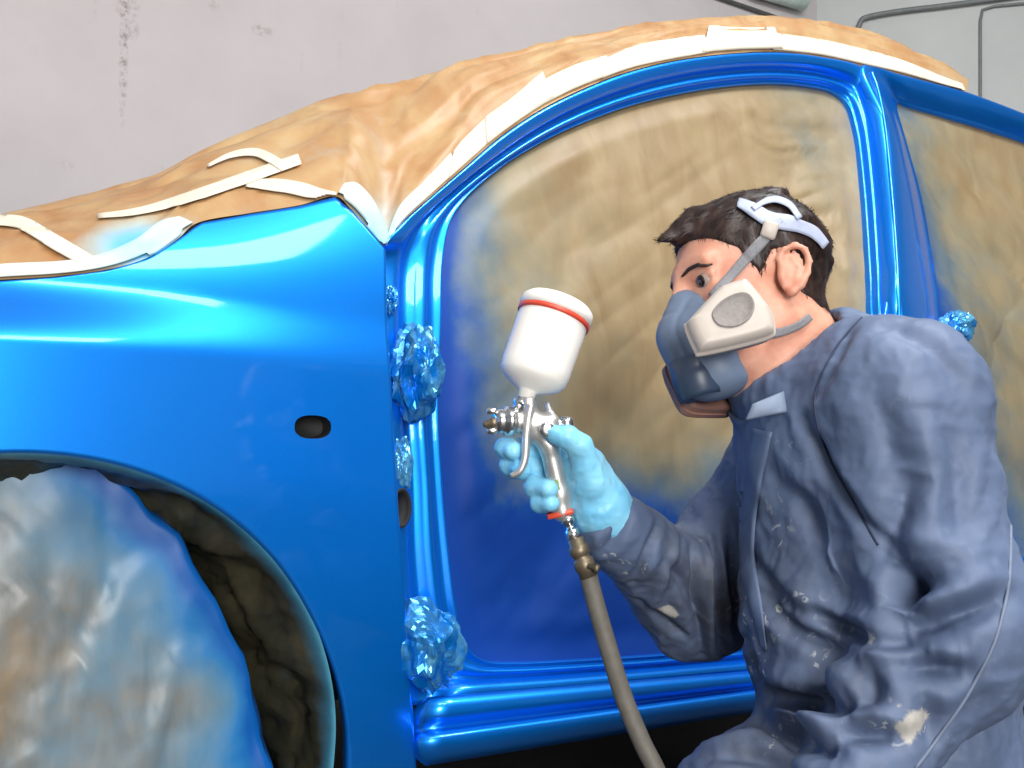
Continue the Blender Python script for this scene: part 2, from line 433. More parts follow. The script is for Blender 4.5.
def build_fender():
    th = np.linspace(math.pi, 0, 110)
    xs = list(AX+AR*np.cos(th)); zb = list(AZ+AR*np.sin(th))
    x0 = AX-AR
    pre = np.linspace(x0-0.12, x0, 12)[:-1]; xs = list(pre)+xs; zb = [0.2]*len(pre)+zb
    xend = 0.0; post = np.linspace(xs[-1], xend, 22)[1:]
    xs += list(post); zb += [AZ]*len(post)
    xs = np.array(xs); zb = np.array(zb); NR = 110
    o = np.argsort(top3[:, 0]); zt = np.interp(xs, top3[o, 0], top3[o, 2])
    # the diagonal rear top corner is sheared to the rear edge
    V = np.zeros((NR, len(xs), 3)); t = np.linspace(0, 1, NR)
    xn_end = top3[-1, 0]
    for c in range(len(xs)):
        z = zb[c]+(zt[c]-zb[c])*t
        wgt = float(sstep(-0.16, 0.0, xs[c]))
        x = xs[c]+wgt*(Xedge(z)-xend)
        zt2 = np.interp(x[-1], top3[o, 0], top3[o, 2]); z = zb[c]+(zt2-zb[c])*t
        x = xs[c]+wgt*(Xedge(z)-xend)
        for r in range(NR): V[r, c] = (x[r], SF(x[r], z[r]), z[r])
    nc = len(xs); V = V.reshape(-1, 3); F = grid_faces(NR, nc)
    first = len(pre)+109; lowc = list(range(first, nc)); prev = lowc; ext = []
    for z in np.linspace(AZ, 0.12, 9)[1:]:
        new = []
        for c in lowc:
            wgt = float(sstep(-0.16, 0.0, xs[c])); x = xs[c]+wgt*(Xedge(z)-xend)
            new.append(len(V)+len(ext)); ext.append((x, SF(x, z), z))
        for k in range(len(lowc)-1): F.append((new[k], new[k+1], prev[k+1], prev[k]))
        prev = new
    V = np.concatenate([V, np.array(ext)])
    # oval hole for the side indicator
    hc = on_surf(313, 427, SF); ha, hb = 0.0275, 0.0165
    cen = np.array([V[list(f)].mean(0) for f in F])
    q = np.abs((cen[:, 0]-hc[0])/ha)**2.6+np.abs((cen[:, 2]-hc[2])/hb)**2.6
    keep = [f for f, v in zip(F, q) if v > 1.0]; gone = set(i for f, v in zip(F, q) if v <= 1.0 for i in f)
    rim = sorted(set(i for f in keep for i in f) & gone)
    for i in rim:
        dx, dz = V[i, 0]-hc[0], V[i, 2]-hc[2]; rho = (abs(dx/ha)**2.6+abs(dz/hb)**2.6)**(1/2.6)
        x, z = hc[0]+dx/rho, hc[2]+dz/rho; V[i] = (x, SF(x, z), z)
    V = list(map(tuple, V)); F = keep
    # folded edges: arch lip, rear edge and top edge turn inward
    def lip(ids, steps):
        prev = ids
        for (dy, rin) in steps:
            new = []
            for i in ids:
                p = np.array(V[i]); d = np.array([AX-p[0], 0, AZ-p[2]]); d /= np.linalg.norm(d)+1e-9
                new.append(len(V)); V.append(tuple(p+np.array([0, dy, 0])+d*rin))
            for a in range(len(ids)-1): F.append((prev[a], new[a], new[a+1], prev[a+1]))
            prev = new
    arch_cols = [c for c in range(len(pre), len(pre)+110)]
    arch_cols = arch_cols+[NR*nc+k*len(lowc) for k in range(8)]
    lip(arch_cols, [(0.002, 0.003), (0.008, 0.004), (0.025, 0.001)])
    rear = [NR*nc+len(lowc)*k-1 for k in range(8, 0, -1)]+[r*nc+nc-1 for r in range(NR)]
    prev = rear
    for dx, dy in ((0.002, 0.003), (0.001, 0.012), (-0.012, 0.022)):
        new = []
        for i in rear: new.append(len(V)); V.append((V[i][0]+dx, V[i][1]+dy, V[i][2]))
        for a in range(len(rear)-1): F.append((prev[a], prev[a+1], new[a+1], new[a]))
        prev = new
    tp = [(NR-1)*nc+c for c in range(nc)]; prev = tp
    for dy, dz in ((0.004, -0.001), (0.03, -0.02)):
        new = []
        for i in tp: new.append(len(V)); V.append((V[i][0], V[i][1]+dy, V[i][2]+dz))
        for a in range(nc-1): F.append((prev[a], new[a], new[a+1], prev[a+1]))
        prev = new
    ob = recalc(mk('front_wing', V, F, PAINT, car))
    # sleeve and dark bottom of the hole
    an = np.linspace(0, 2*np.pi, 40, endpoint=False)
    def sup(s): 
        c_, n_ = np.cos(an), np.sin(an); return np.stack([hc[0]+s*ha*np.sign(c_)*np.abs(c_)**0.77, hc[2]+s*hb*np.sign(n_)*np.abs(n_)**0.77], 1)
    R = []
    for s, dy in ((1.06, 0.001), (1.0, 0.004), (0.97, 0.03), (0.9, 0.032)):
        k = sup(s); R.append(np.array([(x, SF(x, z)+dy, z) for x, z in k]))
    Vh = np.concatenate(R); Fh = grid_faces(4, 40, close_c=True)+[tuple(120+k for k in range(40))]
    tag(mk('indicator_hole', Vh, Fh, BLACK, ob), 'empty oval hole for the side indicator')
    return ob
fender = build_fender()

# ---- door apertures: a stepped pressed-steel ring from the outer skin O to the inner flange L
REC = 0.055
SL = lambda x, z: S0(x, z)+REC
SH = lambda x, z: S0(x, z)+0.035
def pt(px, py, S): return on_surf(px, py, S)
pB = pt(868, 300, SL)      # rear edge of the front opening at waist height
front_pairs = [  # (outer px, surface of outer, inner px)
    ((372, 330), SH, (441, 320)), ((374, 262), SH, (442, 268)), ((384, 243), S0, (449, 225)), ((404, 222), S0, (466, 198)), ((432, 197), S0, (490, 176)),
    ((462, 171), S0, (518, 156)), ((500, 138), S0, (556, 135)), ((540, 111), S0, (598, 117)), ((580, 91), S0, (640, 103)), ((620, 75), S0, (684, 93)),
    ((660, 64), S0, (722, 87)), ((700, 57), S0, (756, 84)), ((740, 53), S0, (786, 84)), ((780, 52), S0, (812, 87)), ((820, 56), S0, (832, 92)),
    ((862, 66), S0, (847, 104)), ((878, 92), S0, (855, 128)), ((884, 120), S0, (860, 160)), ((891, 180), S0, (865, 215)), ((896, 250), S0, (869, 280)), ((900, 310), S0, (872, 330))]
O1 = [pt(*a, s) for a, s, b in front_pairs]; L1 = [pt(*b, SL) for a, s, b in front_pairs]
xo, xl = O1[-1][0], L1[-1][0]
for z, k in ((0.72, 0.02), (0.60, 0.03), (0.50, 0.035), (0.42, 0.02), (0.36, -0.02)):
    O1.append(np.array([xo+k, S0(0, z), z])); L1.append(np.array([xl+k-(0.02 if z < 0.4 else 0), SL(0, z), z+(0.05 if z < 0.4 else 0.03 if z < 0.45 else 0)]))
bot_pairs = [((835, 668), (820, 640)), ((757, 671), (760, 646)), ((660, 679), (660, 655)), ((560, 688), (565, 661)), ((500, 693), (510, 663)), ((455, 698), (483, 660)),
             ((410, 704), (465, 643)), ((394, 655), (455, 605)), ((386, 580), (447, 540)), ((388, 500), (441, 470)), ((380, 420), (438, 400))]
for i, (a, b) in enumerate(bot_pairs):
    s = SH if i >= 6 else (lambda x, z: S0(x, z)+0.012)
    O1.append(pt(*a, s)); L1.append(pt(*b, SL))
O1 = np.array(O1); L1 = np.array(L1)
N1 = 320
Oc = catmull(O1, N1, True); Lc = catmull(L1, N1, True)
prof = [(0.0, 0.030), (0.0, 0.004), (0.02, 0.0), (0.10, -0.003), (0.26, -0.008), (0.36, -0.004), (0.42, 0.012), (0.46, 0.018), (0.54, 0.016), (0.62, 0.004),
        (0.70, -0.004), (0.76, -0.006), (0.80, 0.002), (0.84, 0.008), (0.93, 0.004), (0.97, -0.004), (1.0, -0.003), (1.01, 0.012)]
def ring(name, Oc, Lc, prof, parent):
    V = []
    for k, d in prof: V.append(Oc*(1-k)+Lc*k+np.array([0, d*(0.7 if 0.01 < k < 1.005 else 1.0), 0]))
    V = np.concatenate(V); F = grid_faces(len(prof), len(Oc), close_c=True)
    return recalc(mk(name, V, F, PAINT, parent))
door_frame = ring('front_door_frame', Oc, Lc, prof, car)

# rear door aperture
xr = 2.05
rear_top = [((862, 66), (897, 104)), ((900, 74), (912, 107)), ((935, 83), (940, 115)), ((968, 92), (975, 125)), ((1024, 113), (1024, 141)), ((1080, 137), (1075, 162)), ((1130, 164), (1120, 188))]
O2 = []; L2 = []
for z, k in ((0.36, 0.03), (0.42, 0.035), (0.50, 0.035), (0.60, 0.03), (0.72, 0.02)):
    O2.append(np.array([xo+k, S0(0, z), z])); L2.append(np.array([xo+0.13+k, SL(0, z), z+(0.05 if z < 0.4 else 0.02 if z < 0.45 else 0)]))
for a, b in (((900, 310), (940, 315)), ((896, 250), (932, 255)), ((891, 180), (921, 195)), ((884, 120), (906, 140))): O2.append(pt(*a, S0)); L2.append(pt(*b, SL))
for a, b in rear_top: O2.append(pt(*a, S0)); L2.append(pt(*b, SL))
zt_ = O2[-1][2]
for x, z in ((2.35, 1.10), (2.38, 0.9), (2.25, 0.7), (2.1, 0.5), (1.95, 0.34)):
    O2.append(np.array([x, S0(0, z), z])); L2.append(np.array([x-0.09, SL(0, z), z+(0.05 if z < 0.4 else 0.0)]))
for x, z in ((1.75, 0.325), (1.45, 0.325)): O2.append(np.array([x, S0(0, z)+0.012, z])); L2.append(np.array([x+0.05, SL(0, z), z+0.07]))
O2 = np.array(O2); L2 = np.array(L2)
O2c = catmull(O2, 220, True); L2c = catmull(L2, 220, True)
prof2 = [(0.0, 0.030), (0.0, 0.002), (0.06, -0.004), (0.2, -0.010), (0.45, -0.012), (0.7, -0.006), (0.85, 0.0), (0.95, 0.004), (1.0, 0.0), (1.01, 0.015)]
rear_frame = ring('rear_door_frame', O2c, L2c, prof2, car)

# bead along the middle of the door post, and along its front flange
def bead(name, pairs, S, r, off):
    p = catmull(np.array([pt(x, y, S)+np.array([0, off, 0]) for x, y in pairs]), 60)
    return tube(name, p, r, PAINT, car, 10)
bead('post_bead', [(872, 72), (879, 92), (886, 130), (893, 200), (898, 270), (900, 325)], S0, 0.0045, 0.002)
bead('post_bead', [(858, 90), (868, 125), (874, 180), (879, 240), (877, 290), (872, 325)], SL, 0.0055, -0.030)

# ---- sill under the doors
def sill():
    rows = [((428, 697), (757, 670), 0.02), ((430, 700), (757, 673), 0.000), ((426, 716), (757, 680), -0.008), ((424, 722), (757, 684), -0.004), ((423, 727), (757, 686), 0.014), ((421, 733), (757, 689), 0.012),
            ((419, 737), (757, 691), -0.016), ((418, 743), (757, 695), -0.021), ((419, 752), (757, 702), -0.018), ((422, 760), (757, 708), -0.006), ((426, 766), (757, 712), 0.012)]
    L = []
    for a, b, y in rows:
        p, q = on_plane_y(*a, y), on_plane_y(*b, y); q = p+(q-p)*((2.4-p[0])/(q[0]-p[0])); L.append((p, q))
    L.append((L[-1][0]+np.array([0, 0.18, 0.0]), L[-1][1]+np.array([0, 0.18, 0])))
    NX = 60; V = []
    for p, q in L:
        for t in np.linspace(0, 1, NX): V.append(p+(q-p)*t)
    F = grid_faces(len(L), NX)
    F.append(tuple(k*NX for k in range(len(L))))
    return recalc(mk('sill', V, F, PAINT, car))
sill()

# outer skin behind the rear door and the far side, roof rail end, floor pan: closes the body
def skin(name, pts, mat, faces=None): return mk(name, pts, faces or [tuple(range(len(pts)))], mat, car, smooth=False)
CY0, CY1 = 0.12, 1.5
V, F = box_arrays((0.75, 0.82, 0.30), (1, 0, 0), (0, 1, 0), (0, 0, 1), 1.6, 0.62, 0.06, 0.02)
mk('floor_pan', V, F, UNDER, car, smooth=False)
V, F = box_arrays((0.3, 1.56, 0.62), (1, 0, 0), (0, 1, 0), (0, 0, 1), 1.5, 0.03, 0.35, 0.02)
mk('far_side', V, F, PAINT, car, smooth=False)
# ------------------------------------------------------------------ masking: papers and tapes
def loop_sheet(name, loop, mat, nring, centre=None, base=None, relief=None):
    """a sheet of paper filling a closed 3-D loop: rings shrinking to the middle"""
    c = loop.mean(0) if centre is None else np.asarray(centre); V = []; n = len(loop)
    ks = np.linspace(0, 1, nring)**0.9
    for k in ks[:-1]: V.append(loop*(1-k)+c*k)
    V = np.concatenate(V+[c[None]]); F = grid_faces(nring-1, n, close_c=True); last = len(V)-1; o = (nring-2)*n
    F += [(o+k, o+(k+1) % n, last) for k in range(n)]
    edge = np.repeat(ks[:-1], n); edge = np.r_[edge, 1.0]
    if relief is not None: V = V+relief(V, edge)
    return V, F, edge
# front opening
def door_relief(V, e):
    q = V*np.array([1, 1, 1])
    xr_, zr_ = V[:, 0], V[:, 2]
    diag = xr_*0.55-zr_*0.85
    fold = ridged(np.stack([diag*9, (xr_*0.85+zr_*0.55)*1.6, 0*diag], 1), 2, False)*0.004
    fold2 = ridged(np.stack([zr_*26+fbm(q*5, 2)*1.0, xr_*3.0, 0*diag], 1), 2, False)*0.006*np.exp(-((xr_-1.12)/0.16)**2)
    cr = facets(q*13, 5)*0.018
    cr2 = facets(q*30, 9)*0.010*np.exp(-((zr_-0.36)/0.10)**2)
    a = sstep(0.0, 0.12, e)
    pil = -0.02*a
    d = (fold+fold2+cr*0.5+cr2+pil*0.6)*np.maximum(a, 0.12)+fbm(q*3, 3)*0.010*a
    return np.stack([0*d, d+0.006, 0*d], 1)
Vd, Fd, ed = loop_sheet('door_paper', Lc*1.0+np.array([0, 0.004, 0]), None, 70, centre=(0.66, 0.16, 0.86), relief=door_relief)
dp = mk('masking_paper', Vd, Fd, DOORPAPER.m, base=(0.66, 0.1, 0.36))
tag(recalc(dp), 'large brown masking paper filling the open front doorway, stained blue round its edges', 'paper', 'masking papers on the car')
def ov_front(V, e):
    x, z = V[:, 0], V[:, 2]
    n = fbm(V*4.5, 4)*0.16
    left = 0.95*np.exp(-(np.maximum(0, x-0.09-0.10*np.maximum(0, z-0.9))/0.22)**1.2)
    left *= 1-0.8*sstep(1.0, 1.3, z)
    bot = 1.15*np.exp(-(np.maximum(0, z-0.40)/0.22)**1.6)
    right = 0.20*np.exp(-(np.maximum(0, (1.20+0.12*(0.9-z))-x)/0.13)**1.2)*sstep(0.6, 0.95, z+0.1)
    edge = 0.35*np.exp(-e/0.03)
    return np.clip(np.maximum.reduce([left, bot, right])+0.25*left*bot+edge*0.5+n*0.9*(0.25+np.maximum.reduce([left, bot, right]))-0.03, 0, 1.3)
attr(dp, 'overspray', ov_front(Vd, ed))
# rear opening
def rear_relief(V, e):
    xr_, zr_ = V[:, 0], V[:, 2]
    diag = xr_*0.7+zr_*0.7
    d = ridged(np.stack([diag*8, (xr_-zr_)*1.2, 0*diag], 1), 2, False)*0.012+facets(V*11, 8)*0.012
    d *= np.maximum(sstep(0.0, 0.15, e), 0.12); return np.stack([0*d, d+0.008, 0*d], 1)
Vr, Fr, er = loop_sheet('rear_paper', L2c+np.array([0, 0.004, 0]), None, 40, relief=rear_relief)
rp = mk('masking_paper', Vr, Fr, DOORPAPER.m, base=(1.8, 0.1, 0.36))
tag(recalc(rp), 'brown masking paper across the rear doorway behind the crouching painter', 'paper', 'masking papers on the car')
ovr = 0.75*np.exp(-np.maximum(0, Vr[:, 0]-(xo+0.22)-0.12*(Vr[:, 2]-0.8))/0.20)+0.4*np.exp(-np.maximum(0, Vr[:, 2]-0.5)/0.2)+fbm(Vr*4.5, 3)*0.12
attr(rp, 'overspray', np.clip(ovr, 0, 1.2))

# bonnet, windscreen and roof under one run of kraft paper
cov = [  # near edge px, surface, far skyline px, how far inboard the skyline lies
    ((-110, 287), SF, (-130, 248), 0.30), ((-40, 283), SF, (-50, 229), 0.30), ((0, 281), SF, (0, 219), 0.30), ((60, 277), SF, (55, 206), 0.30), ((110, 270), SF, (100, 193), 0.30), ((150, 258), SF, (140, 180), 0.30),
    ((178, 240), SF, (170, 169), 0.29), ((200, 223), SF, (205, 154), 0.28), ((250, 214), SF, (250, 136), 0.27), ((300, 206), SF, (300, 116), 0.26), ((335, 197), SF, (340, 101), 0.25),
    ((352, 210), SF, (362, 94), 0.24), ((384, 246), S0, (386, 86), 0.23), ((404, 222), S0, (415, 78), 0.22), ((432, 197), S0, (448, 69), 0.21), ((462, 171), S0, (480, 61), 0.21), ((500, 138), S0, (515, 52), 0.20), ((540, 111), S0, (553, 45), 0.19),
    ((580, 91), S0, (592, 38), 0.18), ((620, 75), S0, (632, 30), 0.18), ((660, 64), S0, (672, 24), 0.18), ((700, 57), S0, (712, 20), 0.18), ((740, 53), S0, (750, 18), 0.18), ((780, 52), S0, (788, 19), 0.17),
    ((820, 57), S0, (828, 25), 0.16), ((862, 66), S0, (868, 36), 0.15), ((900, 74), S0, (905, 52), 0.13), ((935, 83), S0, (938, 66), 0.11), ((968, 92), S0, (968, 82), 0.07)]
E_ = np.array([pt(*a, s)+np.array([0, 0.004, 0.002]) for a, s, b, k in cov])
K_ = np.array([on_plane_y(*b, E_[i][1]+k) for i, (a, s, b, k) in enumerate(cov)])
lead = np.array([[-0.55, 0.02, -0.10], [-0.28, 0.01, -0.04]]); E_ = np.concatenate([E_[0]+lead, E_]); K_ = np.concatenate([K_[0]+lead, K_])
NT = 300
Ec = catmull(E_, NT); Kc = catmull(K_, NT)
rows = []; nv1 = 30
tt = np.linspace(0, 1, NT)
for v in np.linspace(0, 1, nv1):
    bul = np.sin(v*np.pi)*0.018
    rows.append(Ec*(1-v)+Kc*v+np.stack([0*tt, -0.2*bul+0*tt, bul+0*tt], 1))
for v in np.linspace(0, 1, 14)[1:]:          # beyond the skyline: across the car and down its far side
    far = np.stack([Kc[:, 0], 1.50-0*tt, Ec[:, 2]], 1)
    mid = Kc*(1-v)+far*v; crown = np.interp(v, [0, 0.25, 0.75, 1], [0, 0.02, 0.0, 0])
    zz = Kc[:, 2]+(Ec[:, 2]-Kc[:, 2])*v**4+crown*0-0.03*v
    rows.append(np.stack([mid[:, 0], mid[:, 1], zz], 1))
NV = len(rows); Vc = np.concatenate(rows)
vv = np.repeat(np.r_[np.linspace(0, 1, nv1), 1+np.linspace(0, 1, 14)[1:]], NT); ut = np.tile(tt, NV)
along = np.tile(np.linspace(0, 12, NT), NV)
rel = ridged(np.stack([along*0.55, vv*5+0.8*fbm(Vc*3, 2), 0*vv], 1), 3, False)*0.009+facets(Vc*7, 21)*0.012+fbm(Vc*5, 3)*0.003
rel *= sstep(0.0, 0.18, vv)*sstep(0, 0.03, 1-ut)
Vc = Vc+np.stack([0*rel, -0.5*rel, 0.85*rel], 1)
cp = mk('masking_paper', Vc, grid_faces(NV, NT), KRAFT.m, base=(0.2, 0.6, 0.85))
tag(recalc(cp), 'long tan kraft paper covering the bonnet, windscreen and roof', 'paper', 'masking papers on the car')
pc = np.array([project(v) for v in Vc])
ovc = 0.9*np.exp(-((pc[:, 0]-140)/48)**2-((pc[:, 1]-244)/22)**2)+0.35*np.exp(-((pc[:, 0]-375)/25)**2-((pc[:, 1]-225)/25)**2)+fbm(Vc*7, 3)*0.05
attr(cp, 'overspray', np.clip(ovc, 0, 1))
COVER = BVHTree.FromPolygons(V3(Vc), [tuple(f) for f in grid_faces(NV, NT)])
def on_cover(px, py, lift=0.003):
    d = ray(px, py); h = COVER.ray_cast(Vector(CAM), Vector(d))
    if h[0] is None: return None
    n = np.array(h[1]); n = -n if n@d > 0 else n
    return np.array(h[0])+n*lift*0.3-d/np.linalg.norm(d)*lift
def tape(pxs, width, label, over=0.0, lift=0.003, n=26, m=7, edges=None, jag=0.0):
    """a strip of tape laid on the paper: pxs = run of the strip, width in the same units"""
    if edges is None:
        c = even(catmull(np.array(pxs, float), 60), n); T = np.gradient(c, axis=0); T /= np.linalg.norm(T, axis=1)[:, None]
        N = np.stack([-T[:, 1], T[:, 0]], 1); wd = np.interp(np.linspace(0, 1, n), np.linspace(0, 1, len(np.atleast_1d(width))), np.atleast_1d(width))[:, None]
        A, B = c-N*wd/2, c+N*wd/2
    else:
        A = even(catmull(np.array(edges[0], float), 80), n)+np.array([0.0, 1.5]); B = even(catmull(np.array(edges[1], float), 80), n)
    lift += 0.003; G = np.zeros((n, m, 3)); last = None
    for i in range(n):
        for j in range(m):
            q = A[i]+(B[i]-A[i])*j/(m-1); h = on_cover(q[0], q[1], lift)
            k = 0
            while h is None and k < 12:
                k += 1; q2 = q+(np.array([0, 2.0])*k if k < 7 else np.array([0, -2.0])*(k-6)); h = on_cover(q2[0], q2[1], lift)
            G[i, j] = h if h is not None else last; last = G[i, j]
    V = G.reshape(-1, 3); F = grid_faces(n, m)
    # thickness: a second layer towards the paper
    bb = len(V); ctr = V.mean(0); V2 = V+(V-CAM)/np.linalg.norm(V-CAM, axis=1)[:, None]*0.0012
    rim = [i*m for i in range(n)]+[(n-1)*m+j for j in range(1, m)]+[i*m+m-1 for i in range(n-2, -1, -1)]+[j for j in range(m-2, 0, -1)]
    V = np.concatenate([V, V2]); F = F+[tuple(i+bb for i in f[::-1]) for f in F[:]]+[(rim[k], rim[(k+1) % len(rim)], rim[(k+1) % len(rim)]+bb, rim[k]+bb) for k in range(len(rim))]
    o = recalc(mk('masking_tape', V, F, TAPE.m, base=V.mean(0)))
    ov = np.atleast_1d(over); ov = np.interp(np.repeat(np.linspace(0, 1, n), m), np.linspace(0, 1, len(ov)), ov) if ov.ndim == 1 else ov
    attr(o, 'overspray', np.clip(np.r_[ov, ov]+fbm(V*25, 3)*0.08*(np.max(over) > 0), 0, 1))
    tag(o, label, 'tape', 'masking tape strips'); return o
# along the windscreen pillar and roof edge, torn lengths overlapping like shingles
tape(None, 0, 'tapering tape strip up the windscreen pillar foot, faded blue at its lower end', [0.75, 0.2, 0], edges=([(386, 243), (404, 221), (432, 196), (462, 170)], [(387, 236), (400, 206), (423, 182), (450, 153)]))
tape(None, 0, 'short torn cream tape on the windscreen pillar, stepping outward', edges=([(447, 184), (470, 164), (500, 137)], [(453, 151), (463, 139), (484, 119)]), lift=0.0045)
tape(None, 0, 'cream tape strip with a stepped end, midway up the windscreen pillar', edges=([(487, 149), (520, 124), (556, 102)], [(484, 118), (512, 98), (542, 72)]), lift=0.0055)
tape(None, 0, 'cream tape strip over the top bend of the windscreen pillar', edges=([(540, 110), (575, 92), (616, 76)], [(546, 79), (574, 66), (606, 56)]), lift=0.0045)
tape(None, 0, 'cream tape strip on the front corner of the roof edge', edges=([(600, 82), (640, 69), (710, 55)], [(606, 58), (642, 44), (704, 35)]), lift=0.0055)
tape(None, 0, 'square-ended wide cream tape at the highest point of the roof edge', edges=([(700, 57), (740, 53), (784, 52)], [(708, 26), (740, 28), (774, 28)]), lift=0.0065)
tape(None, 0, 'long straight cream tape along the rear roof edge, ending in a point', edges=([(772, 52), (820, 57), (862, 66), (900, 74), (935, 83), (966, 91)], [(774, 33), (820, 40), (862, 49), (900, 60), (935, 74), (962, 84)]), lift=0.0045, n=40)
# bonnet and screen corner
tape([(98, 217), (140, 212), (190, 198), (240, 181), (300, 160)], [5, 8, 11, 12, 11], 'long cream tape strip running diagonally up the bonnet to the windscreen', lift=0.004)
tape([(-6, 221), (22, 224), (55, 243), (90, 263)], [10, 14, 15, 14], 'cream tape strip crossing the front of the bonnet at far left', 0.12)
tape([(208, 167), (232, 156), (258, 154), (284, 168)], [3, 6, 9, 10], 'curved cream tape loop at the windscreen base', lift=0.005)
tape([(246, 184), (285, 187), (318, 194), (336, 196)], [8, 13, 14, 6], 'short cream tape strip ending at the top corner of the blue wing')
tape(None, 0, 'pale blue-stained wide tape over the wing corner beside the windscreen pillar', [0.25, 0.35, 0.6, 0.8], edges=([(335, 197), (351, 210), (368, 229), (384, 247)], [(344, 184), (357, 184), (374, 203), (389, 236)]), lift=0.006)
tape(None, 0, 'blue-stained white tape edging the bonnet above the wing flare', [0.15, 0.2, 0.35, 0.55, 0.35], edges=([(-60, 287), (0, 283), (60, 279), (110, 272), (150, 260), (178, 242), (200, 225)], [(-60, 273), (0, 265), (60, 262), (100, 255), (135, 240), (160, 222), (180, 217)]), n=44)

# ------------------------------------------------------------------ wheel arch: liner sheet and masked wheel
def arch_liner():
    n, m = 150, 34; V = []; ov = []
    for i, th in enumerate(np.linspace(-0.35, math.pi*0.98, n)):
        for j, s in enumerate(np.linspace(0, 1, m)):
            r = AR-0.002-0.16*s; y = SF(AX+AR*math.cos(th), AZ+AR*math.sin(th))+0.007+0.34*s
            p = np.array([AX+r*math.cos(max(th, 0)), y, AZ+(r*math.sin(th) if th > 0 else AR*th)]); V.append(p); ov.append(s)
    V = np.array(V); s = np.array(ov)
    d = facets(V*9, 33)*0.10+crumple(V*10)*0.03
    c = np.array([AX, 0, AZ]); n_ = (c-V)*np.array([1, 0, 1]); n_ /= np.linalg.norm(n_, axis=1)[:, None]
    amp = sstep(0.0, 0.25, s)
    V = V+n_*(d*amp)[:, None]+np.stack([0*d, facets(V*14+9, 5)*0.03*amp, 0*d], 1)
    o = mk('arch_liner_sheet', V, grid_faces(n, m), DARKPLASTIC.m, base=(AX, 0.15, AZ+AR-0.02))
    ovs = np.exp(-s/0.05)*0.9+0.06*np.maximum(0, fbm(V*8, 3))-0.08
    attr(o, 'overspray', np.clip(ovs, 0, 1)); return tag(o, 'dark crinkled plastic sheet lining the front wheel arch, blue along the lip', 'plastic sheet')
arch_liner()
cov_edge = [(100, 461), (140, 492), (176, 540), (204, 585), (229, 628), (248, 675), (264, 729), (274, 775)]
ce = np.array([on_plane_y(x, y, 0.035) for x, y in cov_edge])
A_ = np.c_[2*ce[:, 0], 2*ce[:, 2], np.ones(len(ce))]; s_ = np.linalg.lstsq(A_, (ce[:, 0]**2+ce[:, 2]**2), rcond=None)[0]
WX, WZ = s_[0], s_[1]; WR = math.sqrt(s_[2]+WX**2+WZ**2)
print('WHEEL', WX, WZ, WR, 'ARCH', AX, AZ, AR)
def wheel_cover():
    n, nr = 330, 110; V = []; fr = []
    an = np.linspace(0, 2*np.pi, n, endpoint=False)
    for r in np.linspace(0.02, 1, nr): V.append(np.stack([WX+WR*r*np.cos(an), 0.035+0*an, WZ+WR*r*np.sin(an)], 1)); fr.append(0*an+r)
    side = []
    for k, s in enumerate(np.linspace(0, 1, 12)[1:]):
        rr = WR*(1+0.012*math.sin(s*3)); V.append(np.stack([WX+rr*np.cos(an), 0.035+0.19*s+0*an, WZ+rr*np.sin(an)], 1)); fr.append(0*an+1+s)
    V = np.concatenate(V); fr = np.concatenate(fr); base = V.copy()
    f = np.minimum(fr, 1)
    d = facets(base*6, 41)*0.05+crumple(base*16+1.7, 3)*0.004
    rs = np.random.RandomState(77)
    for k in range(70):                       # straight sharp creases, as in crushed paper
        c0 = np.array([WX+rs.uniform(-0.2, 1)*WR, 0.035, WZ+rs.uniform(-0.2, 1)*WR]); a0 = rs.uniform(0, np.pi); L0 = rs.uniform(0.04, 0.16)
        u = np.array([math.cos(a0), 0, math.sin(a0)])*L0; dd, tt_ = seg_dist(base, np.array([c0-u, c0+u]))
        sd = np.sign((base-c0)@np.array([-u[2], 0, u[0]])); wd = rs.uniform(0.012, 0.035)
        d = d+rs.choice([-1, 1])*rs.uniform(0.004, 0.010)*np.exp(-dd/wd)*np.sin(np.clip(tt_, 0.02, 0.98)*np.pi)**0.6*np.where(sd > 0, 1.0, np.exp(-dd/(0.35*wd)))
    amp = np.where(fr <= 1, 0.35+0.65*sstep(1.0, 0.8, fr), 0.3)
    V[:, 1] += np.where(fr <= 1, d*amp-0.012*(1-f*f), d*0.1)
    q = base-np.array([WX, 0, WZ]); q[:, 1] = 0; q /= np.linalg.norm(q, axis=1)[:, None]+1e-9
    V += q*(np.where(fr > 0.9, facets(base*17, 4)*0.030, 0))[:, None]
    F = grid_faces(nr+11, n, close_c=True); F.append(tuple(range(n)))
    o = recalc(mk('wheel_cover', V, F, WHEELPAPER.m, base=(WX, 0.1, WZ-WR)))
    p = np.array([project(v) for v in base])
    rim = np.exp(-np.maximum(0, 1-fr)/0.05)*sstep(-0.9, 0.3, q[:, 0]+0.4*q[:, 2])
    top = 0.55*np.exp(-np.maximum(0, 1-fr)/0.30)*sstep(0.2, 0.9, q[:, 2]+0.45*q[:, 0])
    ov = np.where(fr > 1.0, 1.15, 0.85*rim+top)+fbm(base*9, 4)*0.14-0.05
    attr(o, 'overspray', np.clip(ov, 0, 1.2))
    tag(o, 'crumpled grey-brown paper wrapped over the front wheel, blue round its rim', 'paper')
wheel_cover()
# inner wing wall behind the wheel, dark
V, F = box_arrays((AX-0.1, 0.42, 0.55), (1, 0, 0), (0, 1, 0), (0, 0, 1), 0.75, 0.03, 0.33, 0.01)
mk('inner_wing', V, F, UNDER, car, smooth=False)

